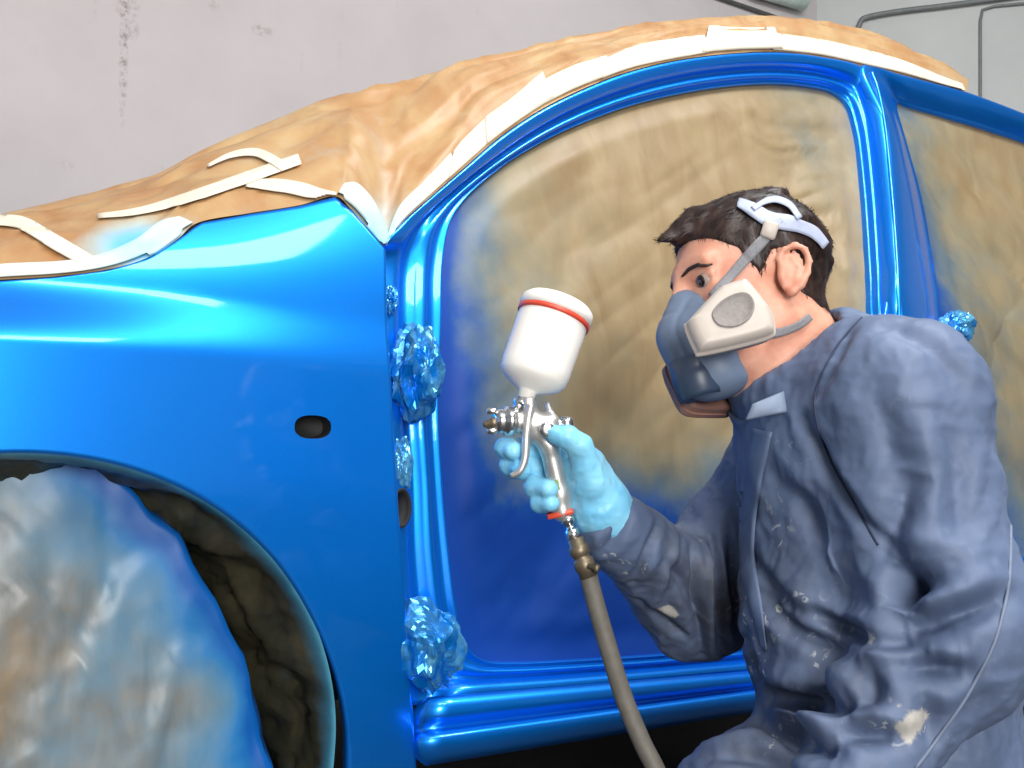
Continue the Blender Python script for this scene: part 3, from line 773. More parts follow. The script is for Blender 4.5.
# ------------------------------------------------------------------ crumpled wraps over the hinges, holes in the hinge post
def wrap(px, py, w_, h_, Y, label, seed, depth=0.03, tilt=0.0, over=0.5, name='foil_wrap'):
    c = on_plane_y(px, py, Y); sc = np.linalg.norm(c-CAM)/FPX; a, b = w_/2*sc/0.87, h_/2*sc
    nu, nv = 44, 36; V = []
    for v in np.linspace(0.0, np.pi, nv):
        for u in np.linspace(0, 2*np.pi, nu, endpoint=False):
            V.append((math.sin(v)*math.cos(u), -math.cos(v), math.sin(v)*math.sin(u)))
    V = np.array(V); d = 1+ridged(V*np.array([1.8, 1.8, 1.0])+seed, 3)*0.22+facets(V*2.2+seed, seed+3, 1)*0.35
    x = V[:, 0]*a*d; z = V[:, 2]*b*d; y = V[:, 1]*depth*d
    ct, st = math.cos(tilt), math.sin(tilt)
    W_ = np.stack([c[0]+ct*x-st*z, c[1]+y, c[2]+st*x+ct*z], 1)
    o = recalc(mk(name, W_, grid_faces(nv, nu, close_c=True), FOIL.m, smooth=False, base=c))
    attr(o, 'overspray', np.clip(over+fbm(V*3+seed, 3)*0.5, 0, 1)); return tag(o, label, 'foil wrap', 'crumpled wraps on the hinges')
wrap(416, 371, 40, 78, 0.025, 'large crumpled shiny blue wrap over the upper door hinge', 3, 0.035)
wrap(429, 646, 46, 74, 0.020, 'crumpled shiny blue wrap over the lower door hinge', 8, 0.035, 0.35)
wrap(400, 461, 18, 46, 0.045, 'small pale blue wrap scrap on the hinge post between both hinges', 5, 0.015, 0.1, 0.05)
wrap(390, 300, 12, 26, 0.055, 'tiny crinkled blue wrap at the top of the hinge post', 11, 0.012)
wrap(957, 327, 26, 26, 0.060, 'small crumpled cyan wrap above the painter\'s shoulder', 14, 0.03, 0.4, 0.05)
def post_hole(px, py, w_, h_, Y, label):
    c = on_plane_y(px, py, Y); s = np.linalg.norm(c-CAM)/FPX
    an = np.linspace(0, 2*np.pi, 32, endpoint=False); R = []
    for k, dy in ((1.15, 0.0), (1.0, -0.002), (0.9, 0.006), (0.1, 0.0065)):
        R.append(np.stack([c[0]+np.cos(an)*w_/2*s*k, c[1]+dy+0*an, c[2]+np.sin(an)*h_/2*s*k], 1))
    V = np.concatenate(R); F = grid_faces(4, 32, close_c=True)+[tuple(96+k for k in range(32))]
    tag(mk('grommet', V, F, BLACK, door_frame), label)
post_hole(402, 508, 18, 34, 0.026, 'dark round hole in the hinge post')
# ------------------------------------------------------------------ the painter
def nz(v): return np.asarray(v, float)/np.linalg.norm(v)
HF = nz(-0.93*RT-0.15*UPV-0.28*FW); HL = 0.36*RT+0.24*UPV-0.9*FW; HL = nz(HL-HF*(HL@HF)); HU = np.cross(HF, HL)
HS = 0.92
HC = P(787, 273, 1.09)-0.078*HS*HL+0.005*HF
HM = np.stack([HF, HL, HU])
def Hd(x, y, z): return HC+HS*(HF*x+HL*y+HU*z)
def to_head(p): return ((p-HC)@HM.T)/HS
SKIN_ = Mat('skin', srgb(226, 172, 148), 0.5, Subsurface_Weight=0.12, Subsurface_Scale=0.01)
SKIN_.b.inputs['Subsurface Radius'].default_value = (1.0, 0.35, 0.2)
sn = SKIN_.noise(38, 5); SKIN_.col(SKIN_.ramp(sn, [(0.3, srgb(200, 134, 110)), (0.7, srgb(222, 168, 142))])); SKIN_.bump(SKIN_.noise(260, 3), 0.12, 0.001)
SKIN = SKIN_.m
COV_ = Mat('slate_blue_workwear', srgb(82, 98, 126), 0.62)
cn = COV_.noise(7, 5, 0.6); cb = COV_.ramp(cn, [(0.3, srgb(80, 96, 126)), (0.7, srgb(104, 120, 150))])
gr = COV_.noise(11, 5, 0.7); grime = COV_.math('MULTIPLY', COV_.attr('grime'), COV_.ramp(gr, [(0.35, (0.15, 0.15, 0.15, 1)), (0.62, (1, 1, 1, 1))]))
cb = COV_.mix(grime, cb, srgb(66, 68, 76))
sp1 = COV_.noise(52, 3, 0.6, None, 1.5); sp2 = COV_.noise(14, 3, 0.6)
spf = COV_.math('MULTIPLY', COV_.math('MULTIPLY', COV_.ramp(sp1, [(0.60, (0, 0, 0, 1)), (0.66, (1, 1, 1, 1))]), COV_.ramp(sp2, [(0.48, (0, 0, 0, 1)), (0.60, (1, 1, 1, 1))])), COV_.attr('splatter'))
cb = COV_.mix(spf, cb, srgb(196, 198, 196))
cb = COV_.mix(COV_.attr('paint_patch'), cb, srgb(186, 182, 172))
COV_.col(cb); COV_.bump(COV_.noise(420, 2), 0.10, 0.001); rn_ = COV_.n('ShaderNodeTexNoise', noise_type='RIDGED_MULTIFRACTAL'); rn_.inputs['Scale'].default_value = 13; rn_.inputs['Detail'].default_value = 4; COV_.link(COV_.coord((1, 1, 0.7)), rn_.inputs['Vector']); COV_.bump(rn_.outputs['Fac'], 0.28, 0.004)
COV = COV_.m
HAIRM_ = Mat('dark_brown_hair', srgb(52, 36, 30), 0.45); HAIRM_.col(HAIRM_.ramp(HAIRM_.noise(120, 3, 0.6, HAIRM_.coord((1, 1, 0.3))), [(0.3, srgb(18, 12, 11)), (0.7, srgb(60, 40, 33))])); HAIRM = HAIRM_.m
GLOVE_ = Mat('light_blue_nitrile', srgb(124, 200, 232), 0.38); GLOVE_.col(GLOVE_.ramp(GLOVE_.noise(30, 4), [(0.3, srgb(112, 190, 228)), (0.7, srgb(146, 214, 240))])); GLOVE_.bump(GLOVE_.noise(90, 4, 0.6, None, 1.0), 0.25, 0.002); GLOVE = GLOVE_.m

def head_sdf(p):
    q = to_head(p); I = np.eye(3)
    d = ellip(q, (-0.012, 0, 0.045), I, (0.097, 0.075, 0.076))
    d = smin(d, ellip(q, (0.036, 0, -0.022), I, (0.058, 0.058, 0.086)), 0.03)
    m = q.copy(); m[:, 1] = np.abs(m[:, 1])
    d = smin(d, rcone(m, (0.0, 0.050, -0.045), (0.068, 0.014, -0.094), 0.018, 0.017), 0.03)
    d = smin(d, rcone(m, (0.083, 0.006, 0.037), (0.074, 0.042, 0.039), 0.013, 0.010), 0.012)
    d = smin(d, ellip(m, (0.064, 0.042, -0.014), I, (0.022, 0.020, 0.020)), 0.015)
    d = smin(d, rcone(m, (0.089, 0, 0.032), (0.111, 0, -0.022), 0.009, 0.012), 0.012)
    d = smin(d, rcone(m, (0.098, 0, -0.026), (0.096, 0.014, -0.028), 0.010, 0.008), 0.008)
    d = smin(d, rcone(m, (0.094, 0, -0.056), (0.086, 0.018, -0.057), 0.006, 0.004), 0.006)
    d = smin(d, rcone(m, (0.092, 0, -0.066), (0.086, 0.016, -0.065), 0.006, 0.004), 0.006)
    d = smax(d, -(np.linalg.norm(m-np.array([0.098, 0.034, 0.018]), axis=1)-0.016), 0.010)
    d = smin(d, rcone(m, (0.0832, 0.021, 0.0240), (0.0737, 0.047, 0.0200), 0.0048, 0.0048), 0.005)
    d = smin(d, rcone(m, (0.0825, 0.021, 0.009), (0.0735, 0.045, 0.010), 0.004, 0.004), 0.005)
    # ear: rim, lobe, hollow
    t = m-np.array([-0.010, 0.078, 0.0])
    E = np.array([[0.96, 0.0, 0.28], [0, 1, 0], [-0.28, 0, 0.96]]); e = t@E.T; e[:, 1] -= 0.28*(-e[:, 0])
    e[:, 1] += 0.004
    ear = ellip(e, (-0.001, 0.003, 0.002), I, (0.0165, 0.0042, 0.029))
    hel = [(0.008, 0.004, 0.004), (0.014, 0.005, 0.016), (0.010, 0.008, 0.027), (-0.002, 0.010, 0.033), (-0.013, 0.011, 0.028), (-0.018, 0.011, 0.013), (-0.016, 0.010, -0.003), (-0.009, 0.008, -0.016), (-0.001, 0.006, -0.025)]
    for i in range(8): ear = smin(ear, rcone(e, hel[i], hel[i+1], 0.0038 if i < 7 else 0.0045, 0.0038 if i < 6 else 0.0062), 0.002)
    ear = smin(ear, rcone(e, (0.000, 0.007, 0.018), (-0.009, 0.008, 0.006), 0.0028, 0.003), 0.002)
    ear = smin(ear, rcone(e, (-0.009, 0.008, 0.006), (-0.004, 0.007, -0.010), 0.003, 0.003), 0.002)
    ear = smin(ear, rcone(e, (0.011, 0.006, -0.001), (0.010, 0.005, -0.009), 0.0036, 0.004), 0.003)
    d = smin(d, ear, 0.003)
    nb = P(800, 392, 1.16)
    d = smin(d, rcone(p, Hd(-0.028, 0, -0.05), nb, 0.054, 0.060), 0.03)
    d = smin(d, rcone(p, Hd(0.012, 0, -0.085), P(775, 410, 1.14), 0.018, 0.02), 0.03)
    # body under the clothes
    d = smin(d, rcone(p, nb, P(850, 470, 1.15), 0.065, 0.085), 0.05)
    d = smin(d, rcone(p, P(850, 470, 1.15), P(880, 700, 1.14), 0.085, 0.09), 0.05)
    return d
corners = np.array([Hd(x, y, z) for x in (-.14, .15) for y in (-.12, .12) for z in (-.2, .16)]+[P(760, 720, 1.05), P(950, 720, 1.25)])
Vh, Fh = surface_nets(head_sdf, corners.min(0)-0.02, corners.max(0)+0.02, 0.0032)
person = mk('person', Vh, Fh, SKIN, base=(P(860, 900, 1.12)[0], P(860, 900, 1.12)[1], 0.0))
tag(person, 'crouching painter in slate blue coveralls, half mask and blue gloves, aiming a spray gun', 'person')
# eyes and brows
def eye(sy):
    c = Hd(0.0735, sy*0.0335, 0.0172); n = 24; V, F = lathe_arrays(c-HF*0.0125*HS, c+nz(HF-0.1*HU)*0.0125*HS, [((1-math.cos(a))/2, 0.0125*HS*math.sin(a)) for a in np.linspace(0.02, np.pi-0.02, 18)], n)
    o = mk('eye', V, F, EYEW, person)
    d = nz(HF-0.10*HU+0.16*sy*HL); V2, F2 = lathe_arrays(c+d*0.0108*HS, c+d*0.0132*HS, [(0, 0.0068), (0.5, 0.0062), (0.9, 0.003), (1, 0.001)], 20); mk('iris', V2, F2, EYED, o)
EYEW = simple('eye_white', srgb(160, 142, 134), 0.3); EYED = simple('dark_iris', srgb(34, 22, 18), 0.15)
eye(1); eye(-1)
HT = BVHTree.FromPolygons(V3(Vh), [tuple(map(int, f)) for f in Fh])
def hnear(p, lift):
    loc, n, i, dd = HT.find_nearest(Vector(p)); n = np.array(n)
    v = np.array(loc); 
    if n@(v-HC) < 0: n = -n
    return v+n*lift
def brow(sy):
    pts = [Hd(0.094, sy*0.013, 0.031), Hd(0.091, sy*0.026, 0.0355), Hd(0.083, sy*0.040, 0.036), Hd(0.072, sy*0.050, 0.031)]
    q = [hnear(x, 0.001) for x in even(np.array(pts), 16)]
    V, F = tube_arrays(q, (0.0023 if sy > 0 else 0.0014)*np.sin(np.linspace(0.35, np.pi-0.15, 16))**0.6, 10); mk('eyebrow', V, F, HAIRM, person)
brow(1); brow(-1)
# hair: a thick short cap, combed forward, plus fine strands
def hairline(q):
    x, y = q[:, 0], np.abs(q[:, 1])
    xs = [-0.13, -0.085, -0.055, -0.030, -0.012, 0.004, 0.022, 0.034, 0.050, 0.066, 0.080, 0.12]
    zs = [-0.055, -0.052, -0.040, -0.020, 0.030, 0.030, 0.004, 0.030, 0.052, 0.066, 0.074, 0.080]
    return np.interp(x, xs, zs)
def hair_sdf(p):
    q = to_head(p); d = head_sdf_base(p)
    st = np.stack([q[:, 0]*22, q[:, 1]*120, q[:, 2]*60], 1)
    over = q[:, 2]-hairline(q)
    th = 0.0025+0.0055*sstep(0.0, 0.07, over)+0.006*sstep(0.05, 0.11, q[:, 0])*sstep(0.03, 0.07, q[:, 2])
    h = d-th*(1+0.28*vnoise(st)+0.22*vnoise(q*70))
    quiff = rcone(q, (0.060, 0.010, 0.098), (0.122, 0.006, 0.072), 0.018, 0.004)+0.003*vnoise(st*1.4)
    h = smin(h, quiff, 0.02)
    tuft = ellip(q, (-0.050, 0.0, 0.118), np.eye(3), (0.036, 0.034, 0.016))+0.003*vnoise(q*80)
    h = smin(h, tuft, 0.012)
    return smax(h, -(over+0.004*vnoise(q*90)), 0.006)
def head_sdf_base(p):
    q = to_head(p); I = np.eye(3)
    d = ellip(q, (-0.012, 0, 0.045), I, (0.097, 0.075, 0.076))
    d = smin(d, ellip(q, (0.036, 0, -0.022), I, (0.058, 0.058, 0.086)), 0.03)
    return smin(d, rcone(p, Hd(-0.028, 0, -0.05), P(800, 392, 1.16), 0.054, 0.060), 0.03)
hc_ = np.array([Hd(x, y, z) for x in (-.14, .15) for y in (-.12, .12) for z in (-.12, .17)])
Vq, Fq = surface_nets(hair_sdf, hc_.min(0), hc_.max(0), 0.0024)
hair = mk('hair', Vq, Fq, HAIRM, person)
Nq = vnormals(Vq, Fq)
def strands():
    rs = np.random.RandomState(5); ids = rs.choice(len(Vq), 5200); V = []; F = []
    for i in ids:
        p = Vq[i]; n = Nq[i]; q = to_head(p[None])[0]
        flow = nz(HF*(0.6 if q[2] > 0.06 else -0.1)-HU*(0.75 if q[2] < 0.08 else 0.1)+0.16*rs.normal(size=3)); flow = flow-n*(flow@n); flow = nz(flow)
        L = 0.008+0.006*rs.rand(); s = nz(np.cross(n, flow))*0.00035
        a, b, c = p-n*0.001, p+flow*L*0.55+n*0.0012, p+flow*L+n*0.0004
        k = len(V); V += [a-s, a+s, b+s, b-s, c]; F += [(k, k+1, k+2, k+3), (k+3, k+2, k+4)]
    o = mk('hair_strands', V, F, HAIRM, person); o['kind'] = 'stuff'
strands()

# ---- coveralls
J = dict(N=(800, 378, 1.15), U=(850, 452, 1.14), B=(876, 600, 1.13), W=(886, 748, 1.13), NS=(897, 405, 1.03), FS=(815, 415, 1.30),
         NE=(948, 630, 0.965), NW=(852, 768, 0.92), FE=(697, 598, 1.30), FWR=(607, 524, 1.165))
J = {k: P(*v) for k, v in J.items()}
K1, A1 = P(756, 818, 1.06), P(930, 985, 1.12); K2, A2 = P(800, 835, 1.28), P(965, 905, 1.34)
A1[2] = 0.085; A2[2] = 0.085
def cover_sdf(p):
    d = rcone(p, J['N'], J['U'], 0.070, 0.112)
    d = smin(d, rcone(p, J['U'], J['B'], 0.112, 0.136), 0.05)
    d = smin(d, rcone(p, J['B'], J['W'], 0.136, 0.136), 0.05)
    d = smin(d, rcone(p, J['U'], J['NS'], 0.095, 0.082), 0.05)
    d = smin(d, rcone(p, J['N'], J['NS'], 0.055, 0.070), 0.04)
    d = smin(d, rcone(p, P(838, 349, 1.14), J['NS'], 0.043, 0.068), 0.03)
    d = smin(d, rcone(p, J['U'], J['FS'], 0.09, 0.07), 0.05)
    far = smin(rcone(p, J['FS'], J['FE'], 0.072, 0.070), rcone(p, J['FE'], J['FWR'], 0.068, 0.038), 0.03)
    d = smin(d, far, 0.022)
    leg = smin(rcone(p, J['W']+0.05*FW, K2, 0.12, 0.085), rcone(p, K2, A2, 0.08, 0.055), 0.03)
    leg2 = smin(rcone(p, J['W']-0.03*FW, K1, 0.118, 0.085), rcone(p, K1, A1, 0.08, 0.055), 0.03)
    d = smin(d, smin(leg, leg2, 0.02), 0.025)
    near = smin(rcone(p, J['NS'], J['NE'], 0.080, 0.076), rcone(p, J['NE'], J['NW'], 0.074, 0.046), 0.03)
    d = smin(d, near, 0.018)
    # neck opening and cuffs cut away
    nk = rcone(p, P(797, 372, 1.15), P(765, 300, 1.13), 0.060, 0.075)
    d = smax(d, -nk, 0.006)
    return d
def march(px, py, f, t0=0.6):
    d = ray(px, py); t = t0
    for _ in range(90):
        s = f((CAM+d*t)[None])[0]
        if s < 0.0006: return CAM+d*t
        t += s/np.linalg.norm(d)*0.9
        if t > 1.9: return None
    return CAM+d*t
allp = np.array(list(J.values())+[K1, A1, K2, A2])
Vj, Fj = surface_nets(cover_sdf, allp.min(0)-0.17, allp.max(0)+0.17, 0.0062)
# finer skin: split every quad once so that folds keep their edges
def split_quads(V, F):
    F = np.asarray(F); n = len(V); E = np.concatenate([np.sort(F[:, [a, (a+1) % 4]], 1) for a in range(4)])
    U, inv = np.unique(E, axis=0, return_inverse=True); inv = inv.reshape(4, -1)
    me = V[U].mean(1); mf = V[F].mean(1); e0 = n; f0 = n+len(U); fi = f0+np.arange(len(F))
    Q = np.concatenate([np.stack([F[:, k], e0+inv[k], fi, e0+inv[(k-1) % 4]], 1) for k in range(4)])
    return np.concatenate([V, me, mf]), Q
Vj, Fj = split_quads(relax(Vj, Fj, 2), Fj); Vj = relax(Vj, Fj, 2)
Nj = vnormals(Vj, Fj)
FOLDS = [  # run of the fold, height (+ ridge, - valley) and half width in metres
    ([(806, 420), (832, 470), (855, 505), (880, 545)], -0.010, 0.010), ([(917, 470), (900, 515), (882, 552)], -0.016, 0.016), ([(900, 560), (905, 590), (900, 612)], -0.022, 0.018), ([(898, 588), (934, 583)], -0.016, 0.010),
    ([(925, 405), (925, 450), (915, 500), (890, 530)], 0.012, 0.022), ([(870, 380), (890, 430), (900, 470)], -0.006, 0.016),
    ([(895, 545), (940, 545), (990, 560)], 0.010, 0.020), ([(902, 627), (945, 618), (1000, 598)], -0.015, 0.012), ([(900, 605), (945, 600), (995, 580)], 0.010, 0.014), ([(877, 643), (905, 645), (932, 650)], -0.012, 0.010),
    ([(866, 660), (910, 650), (958, 652)], 0.010, 0.010), ([(905, 665), (935, 670), (965, 672)], -0.010, 0.010), ([(880, 690), (920, 700), (960, 690)], 0.008, 0.016),
    ([(862, 672), (872, 690), (868, 705)], -0.014, 0.012), ([(835, 728), (865, 735), (897, 738)], -0.012, 0.010), ([(850, 712), (880, 716), (905, 725)], 0.009, 0.010), ([(915, 690), (935, 720), (930, 750)], -0.007, 0.010),
    ([(940, 420), (960, 480), (965, 540)], -0.005, 0.014), ([(890, 330), (930, 350), (960, 385)], -0.006, 0.012), ([(850, 330), (835, 360), (812, 400)], -0.005, 0.012),
    ([(752, 560), (775, 590), (800, 610)], -0.009, 0.009), ([(760, 590), (790, 625), (836, 652)], -0.010, 0.010), ([(818, 612), (845, 628), (866, 638)], -0.009, 0.008), ([(805, 600), (840, 612), (870, 622)], 0.006, 0.010),
    ([(772, 695), (815, 705), (855, 704)], -0.014, 0.012), ([(770, 672), (815, 676), (855, 672)], 0.010, 0.014), ([(775, 715), (815, 722), (850, 722)], 0.008, 0.012), ([(757, 716), (795, 738), (835, 754)], -0.016, 0.012), ([(745, 635), (755, 655), (760, 690)], -0.006, 0.010),
    ([(770, 470), (800, 500), (830, 540)], -0.005, 0.014), ([(785, 440), (795, 490), (800, 550)], 0.004, 0.018), ([(815, 480), (838, 530), (850, 590)], 0.006, 0.018),
    ([(690, 548), (696, 600), (702, 655)], -0.010, 0.007), ([(711, 540), (718, 600), (722, 655)], -0.010, 0.007), ([(701, 545), (707, 600), (712, 655)], 0.007, 0.006), ([(727, 530), (733, 590), (738, 650)], -0.008, 0.007),
    ([(652, 525), (643, 550), (633, 580)], -0.006, 0.007), ([(625, 508), (618, 530), (605, 550)], -0.005, 0.006), ([(672, 535), (664, 570), (652, 610)], 0.006, 0.008), ([(640, 600), (665, 620), (690, 640)], -0.005, 0.008), ([(660, 560), (680, 580), (692, 610)], -0.006, 0.007),
    ([(700, 745), (730, 740), (760, 735)], 0.006, 0.010), ([(715, 760), (750, 758), (790, 765)], -0.006, 0.010)]
disp = np.zeros(len(Vj))
for run, amp, wd in FOLDS:
    q = [march(x, y, cover_sdf) for x, y in catmull(np.array(run, float), 7)]; q = [x for x in q if x is not None]
    if len(q) < 2: continue
    dist, t = seg_dist(Vj, np.array(q)); fade = np.sin(np.clip(t, 0.04, 0.96)*np.pi)**0.5
    disp += (2.0 if amp < 0 else 1.6)*amp*fade*(np.exp(-(dist/wd)**2)-0.22*np.exp(-(dist/(2.4*wd))**2))
disp += ridged(Vj*np.array([9, 9, 7])+0.6*np.stack([fbm(Vj*6, 2)]*3, 1), 3)*0.0022+facets(Vj*13, 71, 1)*0.012+crumple(Vj*11, 4, 0.55)*0.0055+ridged(Vj*np.array([14, 14, 10])+3, 3)*0.0022*np.clip(1.2-Nj[:, 2], 0, 1)+fbm(Vj*26, 2)*0.0009
Vj = Vj+Nj*disp[:, None]
cov = mk('coveralls', Vj, Fj, COV, person)
pj = np.array((512+FPX*((Vj-CAM)@RT)/((Vj-CAM)@FW), 384-FPX*((Vj-CAM)@UPV)/((Vj-CAM)@FW))).T; dj = (Vj-CAM)@FW
def blob(cx, cy, rx, ry): return np.exp(-((pj[:, 0]-cx)/rx)**2-((pj[:, 1]-cy)/ry)**2)
spl = np.clip(blob(770, 610, 45, 70)+blob(800, 660, 60, 40)+blob(645, 560, 60, 45)*0.7+blob(900, 725, 45, 25)*0.6+blob(775, 500, 30, 60)*0.6+blob(740, 745, 50, 25)*0.8+0.05, 0, 1)
attr(cov, 'splatter', spl)
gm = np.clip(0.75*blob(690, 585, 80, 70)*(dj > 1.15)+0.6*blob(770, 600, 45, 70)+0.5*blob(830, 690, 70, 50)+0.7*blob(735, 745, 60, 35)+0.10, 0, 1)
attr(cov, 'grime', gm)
def patch(c, r, seed):
    q = march(*c, cover_sdf); d = np.linalg.norm(Vj-q, axis=1)+fbm(Vj*45+seed, 4)*0.010
    return 1-sstep(r*0.85, r*1.0, d)
attr(cov, 'paint_patch', np.clip(patch((915, 728), 0.017, 3)+patch((928, 716), 0.010, 6)+patch((664, 610), 0.010, 9)+patch((898, 712), 0.005, 1)+patch((776, 640), 0.006, 4)+patch((800, 678), 0.004, 8)+patch((867, 640), 0.003, 8), 0, 1)*0.9)
CT = BVHTree.FromPolygons(V3(Vj), [tuple(map(int, f)) for f in Fj])
def on_mesh(T, px, py, lift):
    d = ray(px, py); h = T.ray_cast(Vector(CAM), Vector(d))
    if h[0] is None: return None
    n = np.array(h[1]); n = -n if n@d > 0 else n
    return np.array(h[0])+n*lift
def seam(name, run, r, mat, lift=0.0005, T=CT, n=60):
    q = [on_mesh(T, x, y, lift) for x, y in even(catmull(np.array(run, float), 80), n)]; q = np.array([x for x in q if x is not None])
    for _ in range(2): q[1:-1] = (q[:-2]+2*q[1:-1]+q[2:])/4
    return tube(name, q, r, mat, cov, 8)
SEAMM = simple('pale_piping', srgb(112, 124, 146), 0.6); SEAMD = simple('dark_stitching', srgb(44, 54, 80), 0.7)
seam('sleeve_piping', [(1005, 450), (1010, 520), (1008, 585), (995, 640), (970, 690), (940, 735), (915, 768)], 0.0016, SEAMM)
seam('armhole_seam', [(862, 318), (835, 350), (815, 400), (828, 455), (852, 500), (878, 545)], 0.0012, SEAMD)
def ribbon(name, run, width, mat, parent, T, lift=0.002, n=40, m=5, thick=0.002, label=None):
    c = even(catmull(np.array(run, float), 80), n); Tn = np.gradient(c, axis=0); Tn /= np.linalg.norm(Tn, axis=1)[:, None]; N = np.stack([-Tn[:, 1], Tn[:, 0]], 1)
    wd = np.interp(np.linspace(0, 1, n), np.linspace(0, 1, len(np.atleast_1d(width))), np.atleast_1d(width)); G = []
    for i in range(n):
        row = [on_mesh(T, *(c[i]+N[i]*wd[i]*(j/(m-1)-0.5)), lift) for j in range(m)]
        ok = [k for k in row if k is not None]
        if not ok: continue
        for j in range(m):
            if row[j] is None: row[j] = ok[0] if j < m//2 else ok[-1]
        G.append(row)
    G = np.array(G); k = len(G)
    for _ in range(1): G[1:-1] = (G[:-2]+2*G[1:-1]+G[2:])/4
    V = G.reshape(-1, 3); b = len(V); V2 = V+(V-CAM)/np.linalg.norm(V-CAM, axis=1)[:, None]*thick; F = grid_faces(k, m)
    rim = [i*m for i in range(k)]+[(k-1)*m+j for j in range(1, m)]+[i*m+m-1 for i in range(k-2, -1, -1)]+[j for j in range(m-2, 0, -1)]
    F = F+[tuple(i+b for i in f[::-1]) for f in F]+[(rim[i], rim[(i+1) % len(rim)], rim[(i+1) % len(rim)]+b, rim[i]+b) for i in range(len(rim))]
    o = recalc(mk(name, np.concatenate([V, V2]), F, mat, parent, base=None if parent is not None else V.mean(0)))
    if label: o['label'] = label
    return o
COVP = simple('workwear_plain', srgb(92, 108, 138), 0.62, bump=0.1)
ribbon('placket', [(764, 430), (754, 475), (748, 520), (748, 560), (757, 605), (766, 650)], [20, 20, 19, 16, 12, 5], COVP, cov, CT, 0.002, thick=0.002)
# collar: a standing band round the neck, open at the throat
def collar():
    ax = nz(P(768, 318, 1.135)-P(800, 385, 1.15)); f = -RT*0.92-FW*0.38; f = nz(f-ax*(f@ax)); l = np.cross(ax, f)
    c = P(799, 385, 1.15); n, m = 70, 9; V = []
    for s in (0, 1):
        for i, a in enumerate(np.linspace(-2.85, 2.85, n)):
            u = a+math.pi; back = 0.5-0.5*math.cos(a)     # 0 at front, 1 at nape
            for j, t in enumerate(np.linspace(0, 1, m)):
                r = (0.080-0.004*t+0.006*t*t)*(1.0+0.14*(1-back)*(1-t))+(0.0035 if s else 0)
                hgt = -0.035+0.060*t+0.012*back*t-0.018*(1-back)
                V.append(c-ax*0.004+(math.cos(math.pi-a)*-1)*0*f+r*(math.cos(a+math.pi)*-1*-1)*0*f+r*(math.cos(a)*f*1+math.sin(a)*l)*1.0+ax*hgt)
    return np.array(V), n, m
Vk, n_, m_ = collar(); b = n_*m_
rim = [i*m_ for i in range(n_)]+[(n_-1)*m_+j for j in range(1, m_)]+[i*m_+m_-1 for i in range(n_-2, -1, -1)]+[j for j in range(m_-2, 0, -1)]
Fk = grid_faces(n_, m_)+[tuple(i+b for i in q[::-1]) for q in grid_faces(n_, m_)]+[(rim[i], rim[(i+1) % len(rim)], rim[(i+1) % len(rim)]+b, rim[i]+b) for i in range(len(rim))]
Vk = Vk+np.stack([fbm(Vk*30, 2), fbm(Vk*30+9, 2), fbm(Vk*30+21, 2)], 1)*0.002
recalc(mk('collar', Vk, Fk, COVP, cov))
# turned-out collar point at the throat, the light on it painted in as paler cloth
def lapel():
    c = [P(746, 420, 1.052), P(753, 404, 1.050), P(784, 391, 1.062), P(787, 412, 1.050)]; n = 8; V = []
    for i in range(n):
        for j in range(n):
            u, v = i/(n-1), j/(n-1); p = (c[0]*(1-u)+c[3]*u)*(1-v)+(c[1]*(1-u)+c[2]*u)*v
            V.append(p-FW*0.004*math.sin(u*3.14)*math.sin(v*3.14))
    V = np.array(V); b_ = len(V); V = np.concatenate([V, V+FW*0.004]); F = grid_faces(n, n)
    rim = [i*n for i in range(n)]+[(n-1)*n+j for j in range(1, n)]+[i*n+n-1 for i in range(n-2, -1, -1)]+[j for j in range(n-2, 0, -1)]
    F = F+[tuple(i+b_ for i in q[::-1]) for q in F]+[(rim[i], rim[(i+1) % len(rim)], rim[(i+1) % len(rim)]+b_, rim[i]+b_) for i in range(len(rim))]
    o = recalc(mk('collar_point', V, F, simple('workwear_lit', srgb(116, 130, 152), 0.6), cov)); o['label'] = 'collar point at the throat, painted pale as if lit'
lapel()
# boots
for nm, A, K in (('boot', A1, K1), ('boot', A2, K2)):
    fwd = nz(np.array([-(A-K)[0]*-1, (A-K)[1], 0])); toe = A+np.array([fwd[0]*0.02, fwd[1]*0.02, 0])
    heel = np.array([A[0]+fwd[0]*0.06, A[1]+fwd[1]*0.06, 0.075]); tip = np.array([A[0]-fwd[0]*0.14, A[1]-fwd[1]*0.14, 0.04])
    bs = lambda p, A=A, heel=heel, tip=tip: smax(smin(smin(rcone(p, A+np.array([0, 0, .05]), heel, 0.05, 0.05), rcone(p, heel, tip, 0.05, 0.042), 0.03), rcone(p, tip, heel, 0.042, 0.04), 0.02), -(p[:, 2]-0.002), 0.004)
    pp = np.array([A, heel, tip]); Vb, Fb = surface_nets(bs, pp.min(0)-0.08, pp.max(0)+0.12, 0.008); mk(nm, Vb, Fb, BLACK, person)
